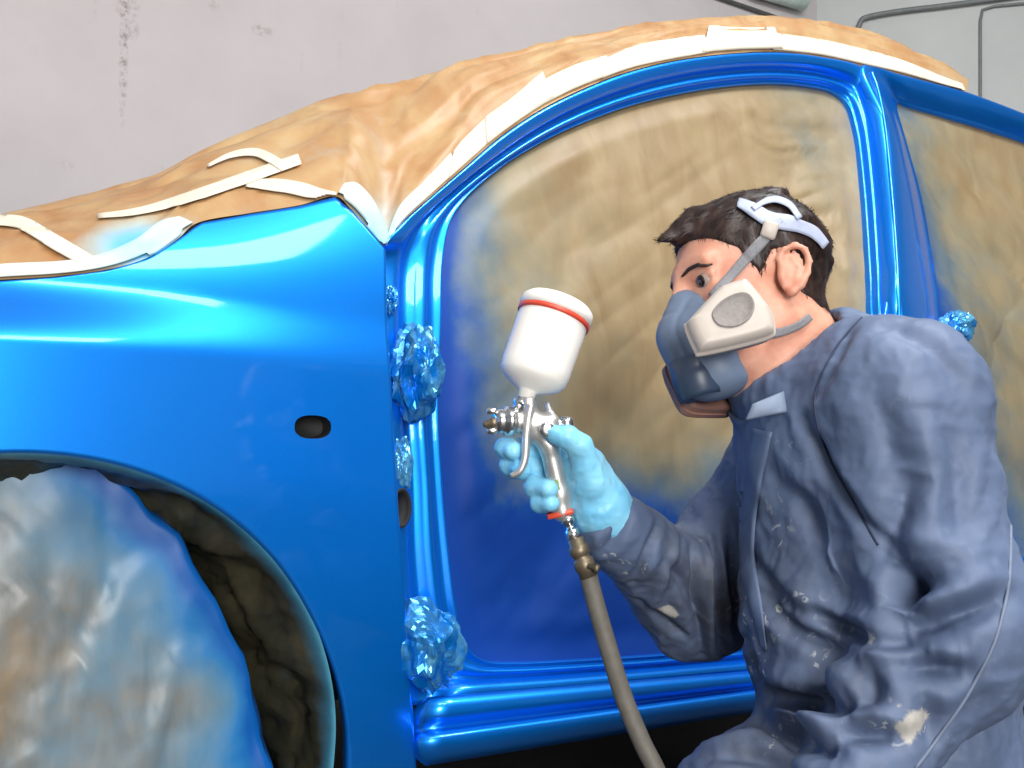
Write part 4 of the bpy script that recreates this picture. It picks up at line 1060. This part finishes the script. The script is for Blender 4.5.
# ---- gloved hands
def chain(p, pts, r, k=0.004):
    d = None
    for i in range(len(pts)-1):
        e = rcone(p, pts[i], pts[i+1], r[i], r[i+1]); d = e if d is None else smin(d, e, k)
    return d
Q = lambda *a: P(*a)
FING = [([(568, 452, 1.166), (522, 448, 1.157), (506, 448, 1.137), (514, 451, 1.118)], [0.0125, 0.0115, 0.0110, 0.0105]),
        ([(570, 470, 1.170), (526, 466, 1.160), (511, 466, 1.138), (522, 470, 1.117)], [0.0130, 0.0118, 0.0112, 0.0108]),
        ([(570, 487, 1.168), (543, 486, 1.162), (535, 487, 1.140), (549, 489, 1.119)], [0.0125, 0.0112, 0.0108, 0.0102]),
        ([(569, 502, 1.160), (547, 502, 1.154), (540, 503, 1.135), (551, 504, 1.118)], [0.0112, 0.0098, 0.0094, 0.0088])]
def hand_sdf(p):
    palm = rcone(p, Q(604, 512, 1.158), Q(583, 468, 1.150), 0.033, 0.027)
    palm = smin(palm, rcone(p, Q(594, 497, 1.145), Q(582, 498, 1.155), 0.024, 0.018), 0.02)
    palm = smin(palm, rcone(p, Q(572, 455, 1.164), Q(574, 500, 1.160), 0.015, 0.014), 0.014)
    thumb = chain(p, [Q(590, 480, 1.128), Q(580, 446, 1.112), Q(567, 437, 1.106), Q(556, 434, 1.106)], [0.020, 0.0135, 0.0118, 0.0108], 0.006)
    d = smin(palm, thumb, 0.012)
    for pts, r in FING: d = np.minimum(smin(d, chain(p, [Q(*x) for x in pts], r, 0.009), 0.0035), d)
    cuff = rcone(p, Q(600, 508, 1.156), Q(608, 519, 1.163), 0.035, 0.033)
    return smin(d, cuff, 0.01)
hp_ = np.array([Q(*x) for pts, r in FING for x in pts]+[Q(615, 535, 1.17), Q(600, 430, 1.1)])
Vg, Fg = surface_nets(hand_sdf, hp_.min(0)-0.045, hp_.max(0)+0.045, 0.0021)
Vg = relax(Vg, Fg, 1); Ng = vnormals(Vg, Fg)
cuffd = np.exp(-(np.linalg.norm(Vg-Q(606, 516, 1.15), axis=1)/0.04)**2)
Vg = Vg+Ng*(ridged(Vg*np.array([60, 60, 60]), 2)*0.0007+facets(Vg*42, 5)*0.004*cuffd+facets(Vg*60, 2)*0.0016)[:, None]
tag(mk('glove', Vg, Fg, GLOVE, person), 'light blue glove gripping the spray gun')
# other hand, resting on the knee, only its cuff and knuckles near the frame's foot
LH = [(831, 797, 0.915), (816, 822, 0.93)]
def lhand_sdf(p):
    d = rcone(p, Q(*LH[0]), Q(*LH[1]), 0.034, 0.036)
    for k, (dx, dy, dd) in enumerate(((-24, -2, -0.03), (-30, 8, -0.008), (-28, 20, 0.012), (-20, 30, 0.03))):
        a = Q(812+0.2*dx, 824+0.3*dy, 0.93+dd); b_ = Q(798+0.5*dx, 836+0.6*dy, 0.935+dd); c_ = Q(790+0.5*dx, 860+0.6*dy, 0.945+dd)
        d = np.minimum(d, smin(d, chain(p, [a, b_, c_], [0.013, 0.011, 0.0095]), 0.004))
    th = chain(p, [Q(830, 812, 0.90), Q(812, 832, 0.885), Q(800, 850, 0.89)], [0.017, 0.012, 0.010]); return smin(d, th, 0.008)
lp = np.array([Q(838, 770, 0.9), Q(770, 880, 0.97), Q(770, 880, 0.87), Q(850, 790, 0.95)])
Vl, Fl = surface_nets(lhand_sdf, lp.min(0)-0.05, lp.max(0)+0.05, 0.0035)
tag(mk('glove', Vl, Fl, GLOVE, person), 'light blue glove resting by the knee')

# ------------------------------------------------------------------ respirator
RUB = simple('blue_grey_rubber', srgb(108, 124, 148), 0.42, var=0.1); RUBD = simple('dark_slate_rubber', srgb(52, 66, 88), 0.4); BEIGE = simple('pale_grey_plastic', srgb(188, 178, 168), 0.45, var=0.05)
PADM = simple('grey_filter_pad', srgb(138, 132, 128), 0.8, scale=200, bump=0.3); BROWN = simple('brown_pink_plastic', srgb(140, 104, 92), 0.5); STRAPG = simple('grey_elastic', srgb(128, 128, 132), 0.7, scale=300, bump=0.3); STRAPL = simple('lavender_grey_strap', srgb(168, 176, 198), 0.55)
resp = thing('respirator', Hd(0.1, 0, -0.05), 'grey-blue half mask respirator with twin filters strapped to the painter\'s face', 'respirator')
def face_sdf(p):
    q = to_head(p); I = np.eye(3)
    d = ellip(q, (0.082, 0, -0.052), I, (0.044, 0.052, 0.062))
    d = smin(d, rcone(q, (0.096, 0, 0.000), (0.108, 0, -0.040), 0.016, 0.026), 0.02)
    d = smin(d, rcone(q, (0.108, 0, -0.040), (0.104, 0, -0.088), 0.026, 0.024), 0.02)
    d = smin(d, ellip(q, (0.074, 0, -0.098), I, (0.040, 0.040, 0.026)), 0.02)
    m = q.copy(); m[:, 1] = np.abs(m[:, 1])
    d = smin(d, rcone(m, (0.085, 0.045, -0.05), (0.085, 0.066, -0.048), 0.024, 0.020), 0.012)
    d = np.maximum(d, -(q[:, 0]-0.036))
    return d
fc = np.array([Hd(x, y, z) for x in (.0, .18) for y in (-.12, .12) for z in (-.16, .05)])
Vm, Fm = surface_nets(face_sdf, fc.min(0), fc.max(0), 0.0026)
qm = to_head(Vm); Nm = vnormals(Vm, Fm)
rib = np.exp(-((qm[:, 2]+0.012)/0.003)**2)*sstep(0.09, 0.1, qm[:, 0])*-0.0012+np.exp(-((np.abs(qm[:, 1])-0.026)/0.003)**2)*sstep(0.09, 0.11, qm[:, 0])*-0.0016
mk('facepiece', Vm+Nm*rib[:, None], Fm, RUB, resp)
lathe('exhalation_valve', Hd(0.108, 0.006, -0.070), Hd(0.106, 0.008, -0.120), [(0, 0.026), (0.5, 0.027), (0.9, 0.025), (1.0, 0.022), (0.98, 0.017), (0.7, 0.016)], RUBD, resp, 32)
def cartridge(poly, centre, depth, nrm, thick, m_body, pad_px, label, name='filter_cartridge'):
    c = P(*centre, depth)
    def onp(x, y): d = ray(x, y); return CAM+d*(((c-CAM)@nrm)/(d@nrm))
    loop = np.array([onp(x, y) for x, y in catmull(np.array(poly, float), 72, True)]); g = loop.mean(0); R = []
    for k, h in ((0.55, 0.001), (0.80, 0.002), (0.88, 0.0), (0.96, -0.003), (1.0, -0.008), (1.02, -0.012), (1.06, -0.0125), (1.07, -0.017), (1.03, -0.0195), (1.0, -0.020), (0.97, -thick)):
        R.append(g+(loop-g)*k+nrm*h)
    n = 72; V = np.concatenate(R); F = grid_faces(len(R), n, close_c=True)+[tuple(range(n)), tuple((len(R)-1)*n+k for k in range(n))]
    o = recalc(mk(name, V, F, m_body, resp)); o['label'] = label
    if pad_px:
        lp_ = np.array([onp(x, y) for x, y in catmull(np.array(pad_px, float), 48, True)]); g2 = lp_.mean(0)
        R = [g2+(lp_-g2)*k+nrm*h for k, h in ((1.05, -0.001), (1.0, 0.0032), (0.93, 0.0034), (0.88, 0.0018), (0.4, 0.0016))]
        V = np.concatenate(R); F = grid_faces(5, 48, close_c=True)+[tuple(192+k for k in range(48))]; recalc(mk('filter_pad', V, F, PADM, o))
    return o
nL = nz(-FW*0.90+UPV*0.34-RT*0.10)
cartridge([(688, 322), (692, 315), (718, 287), (726, 282), (741, 277), (749, 278), (767, 300), (771, 307), (775, 324), (771, 331), (745, 339), (704, 348), (698, 345)], (734, 314), 1.012, nL, 0.030, BEIGE, [(712, 315), (720, 303), (734, 295), (747, 294), (754, 304), (750, 318), (736, 327), (719, 326)], 'pale grey filter cartridge on the near cheek')
nR = nz(-FW*0.35-UPV*0.80-RT*0.45)
def cart_far():
    c = Hd(0.070, -0.062, -0.098); n1 = nz(-HL*0.85+HF*0.30-HU*0.35); x, y, _ = frame(n1); lo = []
    for a in np.linspace(0, 2*np.pi, 48, endpoint=False): lo.append((math.copysign(abs(math.cos(a))**0.42, math.cos(a))*0.040, math.copysign(abs(math.sin(a))**0.42, math.sin(a))*0.036))
    R = []
    for k, h in ((0.7, 0.0), (0.95, 0.0), (1.0, 0.004), (1.0, 0.012), (1.05, 0.0125), (1.05, 0.019), (0.98, 0.022), (0.9, 0.026), (0.5, 0.0265)): R.append(np.array([c+x*u*k+y*v*k+n1*(h-0.012) for u, v in lo]))
    V = np.concatenate(R); F = grid_faces(len(R), 48, close_c=True)+[tuple(range(48)), tuple((len(R)-1)*48+k for k in range(48))]
    o = recalc(mk('filter_cartridge', V, F, BROWN, resp, smooth=False)); o['label'] = 'brown-pink filter cartridge on the far cheek'
cart_far()
# straps
HV, HFc = join([(Vh, [tuple(map(int, f)) for f in Fh]), (Vq, [tuple(map(int, f)) for f in Fq])]); HHT = BVHTree.FromPolygons(V3(HV), HFc)
ribbon('head_harness', [(738, 205), (752, 211), (768, 221), (790, 225), (810, 233), (823, 246)], [9, 13, 15, 14, 12, 8], STRAPL, resp, HHT, 0.004, 40, 5, 0.003)
ribbon('head_harness', [(752, 212), (762, 205), (776, 203), (788, 208), (797, 220)], [5, 6, 6, 6, 6], STRAPL, resp, HHT, 0.005, 30, 4, 0.002)
ribbon('cheek_strap', [(766, 236), (752, 252), (738, 268), (722, 288), (714, 298)], [11, 11, 10, 9, 9], STRAPG, resp, HHT, 0.004, 40, 5, 0.002)
ribbon('neck_strap', [(768, 334), (782, 331), (797, 325), (808, 317)], [9, 8, 8, 8], STRAPG, resp, HHT, 0.004, 30, 5, 0.002)
bk = on_mesh(HHT, 767, 232, 0.007); V, F = box_arrays(bk, RT*0.9-UPV*0.3, UPV*0.9+RT*0.3, -FW, 0.0085, 0.0095, 0.003, 0.002); mk('buckle', V, F, BEIGE, resp)

# ------------------------------------------------------------------ spray gun
CHR = Mat('chrome', srgb(222, 222, 222), 0.22, 1.0); CHR.bump(CHR.noise(40, 3), 0.05, 0.001); CHROME = CHR.m
STEEL = simple('brushed_aluminium', srgb(214, 211, 206), 0.36, 0.8); BRASS = simple('worn_brass', srgb(128, 116, 96), 0.45, 0.7, scale=120, bump=0.3); WHITEP = simple('white_cup_plastic', srgb(240, 236, 228), 0.35, var=0.02, Subsurface_Weight=0.2, Subsurface_Scale=0.01)
REDM = simple('red_orange_band', srgb(208, 74, 52), 0.4); GREENM = simple('green_label', srgb(120, 150, 84), 0.5); RUBH = simple('grey_rubber_hose', srgb(98, 94, 86), 0.6, scale=80, bump=0.3); DARKM = simple('dark_gun_metal', srgb(60, 62, 66), 0.3, 0.9)
gun = thing('spray_gun', P(558, 512, 1.135), 'silver spray gun with white gravity cup held in the blue gloved hand', 'spray gun')
GD = 1.128
ca, cb_ = P(525, 399, GD), P(560, 300, GD+0.030)
cup = lathe('paint_cup', ca, cb_, [(0, 0.008), (0.0, 0.0095), (0.07, 0.0100), (0.085, 0.013), (0.12, 0.024), (0.17, 0.0345), (0.22, 0.0388), (0.30, 0.0400), (0.76, 0.0408), (0.80, 0.0408)], WHITEP, gun, 56)
lathe('cup_band', ca+(cb_-ca)*0.785, ca+(cb_-ca)*0.835, [(0, 0.040), (0.05, 0.0428), (0.9, 0.0430), (1, 0.040)], REDM, cup, 56)
lathe('cup_lid', ca+(cb_-ca)*0.83, cb_, [(0, 0.041), (0.02, 0.0432), (0.35, 0.0434), (0.62, 0.0425), (0.82, 0.038), (0.93, 0.030), (0.98, 0.018), (1.0, 0.004)], WHITEP, gun, 56)
lathe('cup_neck', P(519, 413, GD), P(525, 398, GD), [(0, 0.009), (0.1, 0.0095), (0.5, 0.0095), (0.55, 0.0115), (0.75, 0.0115), (0.8, 0.0095), (1, 0.0095)], CHROME, gun, 24)
# barrel with air cap
na, nb_ = P(484, 424, GD-0.012), P(556, 423, GD)
lathe('fluid_nozzle', P(483, 425, GD-0.012), P(497, 422, GD-0.008), [(0, 0.002), (0.15, 0.004), (0.5, 0.0045), (0.55, 0.006), (1, 0.007)], BRASS, gun, 20)
cap = lathe('air_cap', P(494, 421, GD-0.008), P(516, 421, GD), [(0, 0.007), (0.05, 0.012), (0.25, 0.0135), (0.45, 0.0135), (0.5, 0.0165), (0.85, 0.017), (0.9, 0.015), (1.0, 0.013)], CHROME, gun, 32)
for sgn in (1, -1):
    c = P(492, 421-sgn*10, GD-0.010); V, F = box_arrays(c, RT, UPV, FW, 0.006, 0.0035, 0.004, 0.0015); mk('air_horn', V, F, CHROME, cap)
def gun_body(p):
    d = rcone(p, P(514, 421, GD), P(549, 425, GD), 0.0135, 0.0135)
    d = smin(d, rcone(p, P(528, 404, GD), P(533, 432, GD), 0.0095, 0.011), 0.006)
    d = smin(d, rcone(p, P(540, 436, GD), P(549, 446, GD+0.003), 0.011, 0.0115), 0.006)
    d = smin(d, rcone(p, P(549, 446, GD+0.003), P(560, 494, GD+0.006), 0.0105, 0.0120), 0.006)
    d = smin(d, rcone(p, P(560, 494, GD+0.006), P(562, 511, GD+0.006), 0.0120, 0.0125), 0.006)
    hook = rcone(p, P(548, 404, GD+0.004), P(552, 418, GD+0.002), 0.003, 0.005); return smin(d, hook, 0.004)
gp = np.array([P(500, 395, GD), P(580, 520, GD)]); Vb, Fb = surface_nets(gun_body, gp.min(0)-0.03, gp.max(0)+0.03, 0.0018)
gbody = mk('gun_body', Vb, Fb, STEEL, gun)
lathe('pattern_knob', P(546, 429, GD-0.014), P(547, 430, GD-0.028), [(0, 0.007), (0.2, 0.0085), (0.9, 0.0085), (1, 0.007), (1.0, 0.003)], CHROME, gun, 20)
lathe('fluid_knob', P(552, 424, GD), P(572, 424, GD+0.004), [(0, 0.0075), (0.2, 0.0085), (0.3, 0.006), (0.45, 0.006), (0.5, 0.0085), (0.95, 0.0085), (1, 0.006)], CHROME, gun, 24)
V, F = box_arrays(P(529, 406, GD-0.010), RT, UPV, FW, 0.006, 0.010, 0.006, 0.002); mk('trigger_pivot', V, F, STEEL, gun)
tp = catmull(np.array([P(531, 405, GD-0.016), P(528, 420, GD-0.018), P(526, 440, GD-0.021), P(525, 458, GD-0.024), P(520, 471, GD-0.025), P(511, 476, GD-0.024)]), 30)
tr = np.interp(np.linspace(0, 1, 30), [0, 0.3, 0.8, 1], [0.0052, 0.0048, 0.0042, 0.0030]); tube('trigger', tp, tr, STEEL, gun, 14)
hx_ = nz(P(560, 492, GD)-P(549, 446, GD))
V, F = box_arrays(P(556, 489, GD-0.0062), np.cross(hx_, FW), hx_, FW, 0.0048, 0.010, 0.0008, 0.0003); V = V-FW*0.0; mk('green_label_plate', V, F, GREENM, gbody)
V, F = box_arrays(P(560, 513, GD+0.006), np.cross(hx_, FW), hx_, FW, 0.0150, 0.0030, 0.0120, 0.001); mk('red_base_plate', V, F, REDM, gun)
lathe('air_inlet', P(565, 512, GD+0.004), P(575, 540, GD+0.002), [(0, 0.0065), (0.15, 0.0065), (0.16, 0.009), (0.38, 0.009), (0.4, 0.0055), (0.6, 0.0055), (0.62, 0.0085), (0.9, 0.0085), (1, 0.006)], CHROME, gun, 6)
# air hose with its brass coupling
h0, h1 = P(575, 538, GD+0.002), P(589, 577, GD-0.002)
hose = thing('air_hose', (P(700, 900, 1.05)[0], P(700, 900, 1.05)[1], 0.0), 'grey rubber air hose with brass coupling hanging from the spray gun', 'hose')
lathe('hose_coupling', h0, h1, [(0, 0.006), (0.02, 0.0095), (0.18, 0.0095), (0.2, 0.0115), (0.42, 0.0115), (0.45, 0.0095), (0.52, 0.0095), (0.55, 0.0120), (0.8, 0.0120), (0.83, 0.0105), (1, 0.0105)], BRASS, hose, 24)
lathe('clamp_screw', P(588, 566, GD-0.012), P(599, 569, GD-0.016), [(0, 0.003), (0.6, 0.003), (0.62, 0.0045), (1, 0.0045)], BRASS, hose, 12)
hpts = [P(587, 570, GD-0.001), P(596, 605, GD-0.004), P(609, 650, GD-0.008), P(624, 698, GD-0.012), P(642, 742, GD-0.02), P(660, 780, GD-0.03), P(670, 830, GD-0.04), P(664, 900, GD-0.05)]
e_ = P(640, 980, 1.05); hpts += [np.array([e_[0], e_[1], 0.06]), np.array([e_[0]-0.08, e_[1]-0.08, 0.013]), np.array([e_[0]-0.15, e_[1]-0.30, 0.0115]), np.array([e_[0]+0.1, e_[1]-0.8, 0.0115])]
tube('rubber_hose', catmull(np.array(hpts), 140), 0.0105, RUBH, hose, 16)

# ------------------------------------------------------------------ on the far walls: conduit, cable, strip lamp
PIPEM = simple('grey_conduit', srgb(120, 124, 124), 0.5); LAMPM = simple('pale_green_glass', srgb(196, 214, 204), 0.25)
wn = nz(np.array([-dr[1], dr[0], 0.0])); wn = -wn if wn@FW > 0 else wn
def on_wall(px, py, lift):
    d = ray(px, py); p0 = np.array([CX, CY, 0]); t = ((p0-CAM)@wn)/(d@wn); return CAM+d*t+wn*lift
kp = [on_wall(858, 60, 0.03), on_wall(858, 36, 0.03), on_wall(860, 25, 0.03), on_wall(867, 19, 0.03), on_wall(900, 13, 0.03), on_wall(950, 7, 0.03), on_wall(1024, -3, 0.03), on_wall(1060, -8, 0.03)]
tag(tube('conduit_pipe', catmull(np.array(kp), 60), 0.016, PIPEM, None, 12, base=kp[0]), 'grey conduit pipe bending along the far right wall', 'pipe')
kp2 = [on_wall(980, 400, 0.012), on_wall(980, 70, 0.012), on_wall(980, 14, 0.012), on_wall(984, 8, 0.012), on_wall(1060, 1, 0.012)]
tag(tube('wall_cable', even(np.array(kp2), 40), 0.009, PIPEM, None, 8, base=kp2[1]), 'thin grey cable running down the far right wall beside the conduit', 'cable')
kp3 = [on_plane_y(690, -12, WY-0.02), on_plane_y(720, -2, WY-0.02), on_plane_y(775, 17, WY-0.02), on_plane_y(815, 33, WY-0.02)]
tag(tube('wall_rail', even(np.array(kp3), 20), 0.012, simple('dark_rail', srgb(84, 84, 82), 0.5), None, 8, base=kp3[0]), 'dark thin rail sloping along the back wall above the car roof', 'rail')
lm = thing('strip_lamp', on_plane_y(785, -10, WY), 'pale glass strip lamp hung high on the back wall', 'lamp')
la, lb = on_plane_y(752, -14, WY-0.07), on_plane_y(805, 2, WY-0.07); lb[2] = la[2]
lathe('lamp_tube', la, lb, [(0, 0.03), (0.02, 0.055), (0.97, 0.055), (1, 0.03)], LAMPM, lm, 24)
V, F = box_arrays((la+lb)/2+np.array([0, 0.0, 0.065]), lb-la, np.cross(nz(lb-la), (0, 0, 1)), (0, 0, 1), np.linalg.norm(lb-la)/2*1.1, 0.07, 0.02, 0.008); mk('lamp_housing', V, F, WALLB, lm)
for o in list(bpy.data.objects):
    if '_base' in o: del o['_base']
